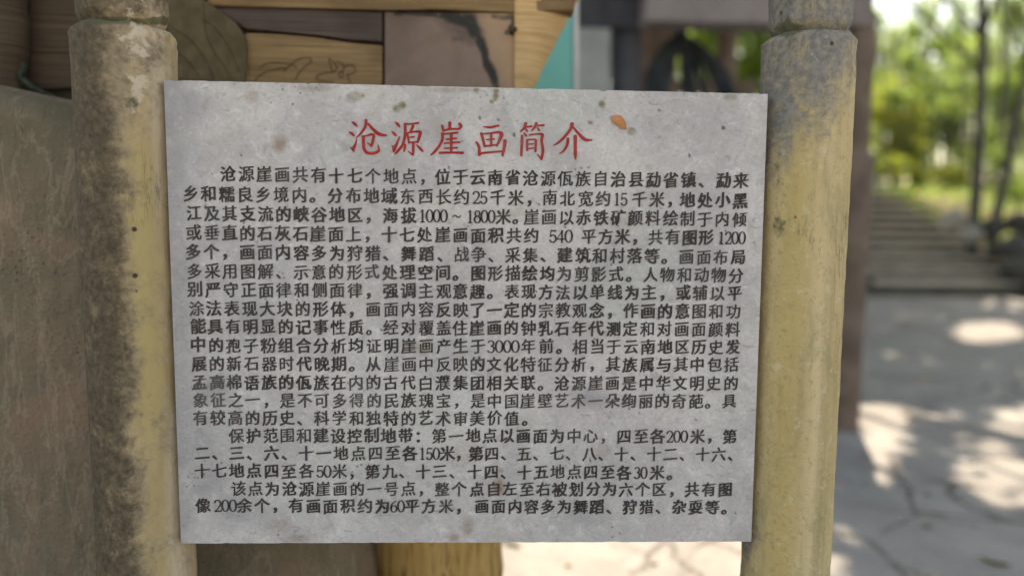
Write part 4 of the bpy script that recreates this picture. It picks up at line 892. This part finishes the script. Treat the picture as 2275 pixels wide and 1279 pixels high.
# low ground cover over the hillside
n = 9000; cx = rng.uniform(-4, 17, n); cy = rng.uniform(SY0 + .3, SY0 + 16, n); ok = ~((cx > SX0 - .1) & (cx < SX1 + .2) & (cy < SY0 + NST * RUN + .1)); cx, cy = cx[ok], cy[ok]
LV, LF = leaves_np(np.array([(a, b, hill_z(a, b) + abs(rng.normal(0, .10))) for a, b in zip(cx, cy)]), .11, .05)
tag(mesh_np('ground_cover', LV, LF, M['leaf_lime']), kind='stuff')

# ------------------------------------------------------------------ shade trees: unseen crowns above the view, leaf gaps cut to place sun patches
LIT = [(2195, 738, 70, 20, 1), (2235, 676, 48, 12, .9), (1955, 930, 70, 30, 1), (1958, 1000, 58, 62, .95), (1950, 1060, 34, 30, .8), (2072, 921, 38, 10, .85), (2255, 930, 70, 24, 1), (2210, 980, 80, 22, .75), (2215, 1045, 95, 34, .95),
       (2245, 1095, 75, 32, .95), (1868, 1232, 52, 62, .8), (1400, 1250, 360, 75, 1), (1200, 1260, 160, 75, 1), (1600, 1270, 150, 70, 1), (2250, 1240, 60, 20, .35), (2100, 1215, 50, 12, .4), (2060, 700, 40, 8, .4), (2010, 790, 60, 8, .25), (2120, 860, 40, 8, .3)]
NL = 115000
gxs = rng.uniform(-7, 12, NL); gys = rng.uniform(-2.6, 19.5, NL)
G3 = np.stack([gxs, gys, np.zeros(NL)], 1); PXG = topx(G3)
p_rm = np.zeros(NL)
for x, y, rx, ry, s_ in LIT:
    rx, ry = rx * 1.15, ry * 1.15
    d = np.sqrt(((PXG[:, 0] - x) / rx) ** 2 + ((PXG[:, 1] - y) / ry) ** 2); p_rm = np.maximum(p_rm, s_ * (1 - sstep(d, .95, 1.25)))
p_rm[PXG[:, 2] < .3] = 0
hole = np.array([noise.noise(Vector((a * .9, b * .9, 8))) + .5 * noise.noise(Vector((a * 2.6, b * 2.6, 3))) for a, b in zip(gxs, gys)])
p_rm = np.maximum(p_rm, (hole > .46) * .9 * (PXG[:, 1] > 1400)); p_rm = np.maximum(p_rm, (hole > .62) * .8 * ((PXG[:, 0] > 2400) | (PXG[:, 0] < 900) | (PXG[:, 1] < 600)))
keep_ = rng.uniform(size=NL) > p_rm
zc = rng.uniform(7.2, 9.2, NL) + np.clip(gys - 8, 0, 20) * .22
CP = (G3 + TOSUN * (zc / TOSUN[2])[:, None])[keep_]
owners = [((at(2168, 480, SY0 + 1.9)), (2160, 60), .115, 'upright dark tree trunk among the rocks right of the stairs', SY0 + 1.9), (at(2192, 540, SY0 + 1.5), (2290, 120), .10, 'leaning dark tree trunk beside the rocks at the right edge', SY0 + 1.5),
          (np.array([-3.5, 9.5, 0]), None, .2, 'unseen tall shade tree behind the carved board on the left', 0), (np.array([at(1462, 200, 12)[0], 12.6, 0]), None, .16, 'unseen tall shade tree behind the pavilion column', 0)]
cxs = np.array([7.2 + 1.5, 10.5 + 1.5, -2.0, 3.6]); own = np.abs(CP[:, 0][:, None] - cxs).argmin(1)
for i, (ft, tp, r0, lab, yy_) in enumerate(owners):
    P = CP[own == i]; ft = np.array(ft, float); ft[2] = max(-.05, hill_z(ft[0], ft[1]) if ft[1] > SY0 else 0)
    if tp is not None:
        a = at(*tp, yy_); t2 = a + (a - ft) * .9
    else: t2 = np.array([ft[0] + .3, ft[1] + .6, 8.2])
    tree('shade_tree', lab, ft, t2, r0, None, 'leaf_mid', 'bark', (.185, .09), 'tall shade trees', pts=P, limbs=9)

# ------------------------------------------------------------------ fallen leaves on the paving
for px, py, L, ang, mt, lab in [(2052, 846, .13, .1, 'yellow_leaf', 'long fallen yellow green leaf on the paving right of the post'), (2095, 880, .06, .9, 'yellow_leaf', 'small fallen yellow leaf below the long leaf'), (2058, 1172, .05, -.4, 'brown_leaf', 'small brown fallen leaf beside a paving crack'),
                                (2210, 1252, .10, -.75, 'brown_leaf', 'dark brown curled fallen leaf near the bottom right'), (2152, 1083, .035, -.6, 'yellow_leaf', 'yellow fallen leaf at the edge of the sunlit paving'), (2060, 1104, .04, .2, 'brown_leaf', 'tiny fallen leaf between two paving cracks'),
                                (1140, 1212, .07, -.5, 'brown_leaf', 'fallen leaf by the trunk shaped leg'), (1262, 1258, .03, .2, 'yellow_leaf', 'tiny fallen leaf on the sunlit paving below the plaque'), (1452, 1256, .035, 0, 'brown_leaf', 'small orange brown leaf by a crack below the plaque')]:
    g = gnd(px, py); ca, sa = math.cos(ang), math.sin(ang); z0 = .012 * noise.noise(Vector((g[0] * 1.1, g[1] * 1.1, 0)))
    ol = [(L * .5 * math.cos(a) + .1 * L * math.cos(a) ** 3, L * .17 * math.sin(a)) for a in np.linspace(0, 2 * math.pi, 16, endpoint=False)]
    V, F = leaf_mesh(ol, lambda x, y, h: np.array([g[0] + ca * x - sa * y, g[1] + sa * x + ca * y, z0 + .006 + h + .25 * abs(x) ** 1.5 / max(L, .01) ** .5]), .008)
    tag(mesh_np('fallen_leaf', V, F, M[mt], smooth=True), lab, 'leaf', 'fallen leaves on the paving')
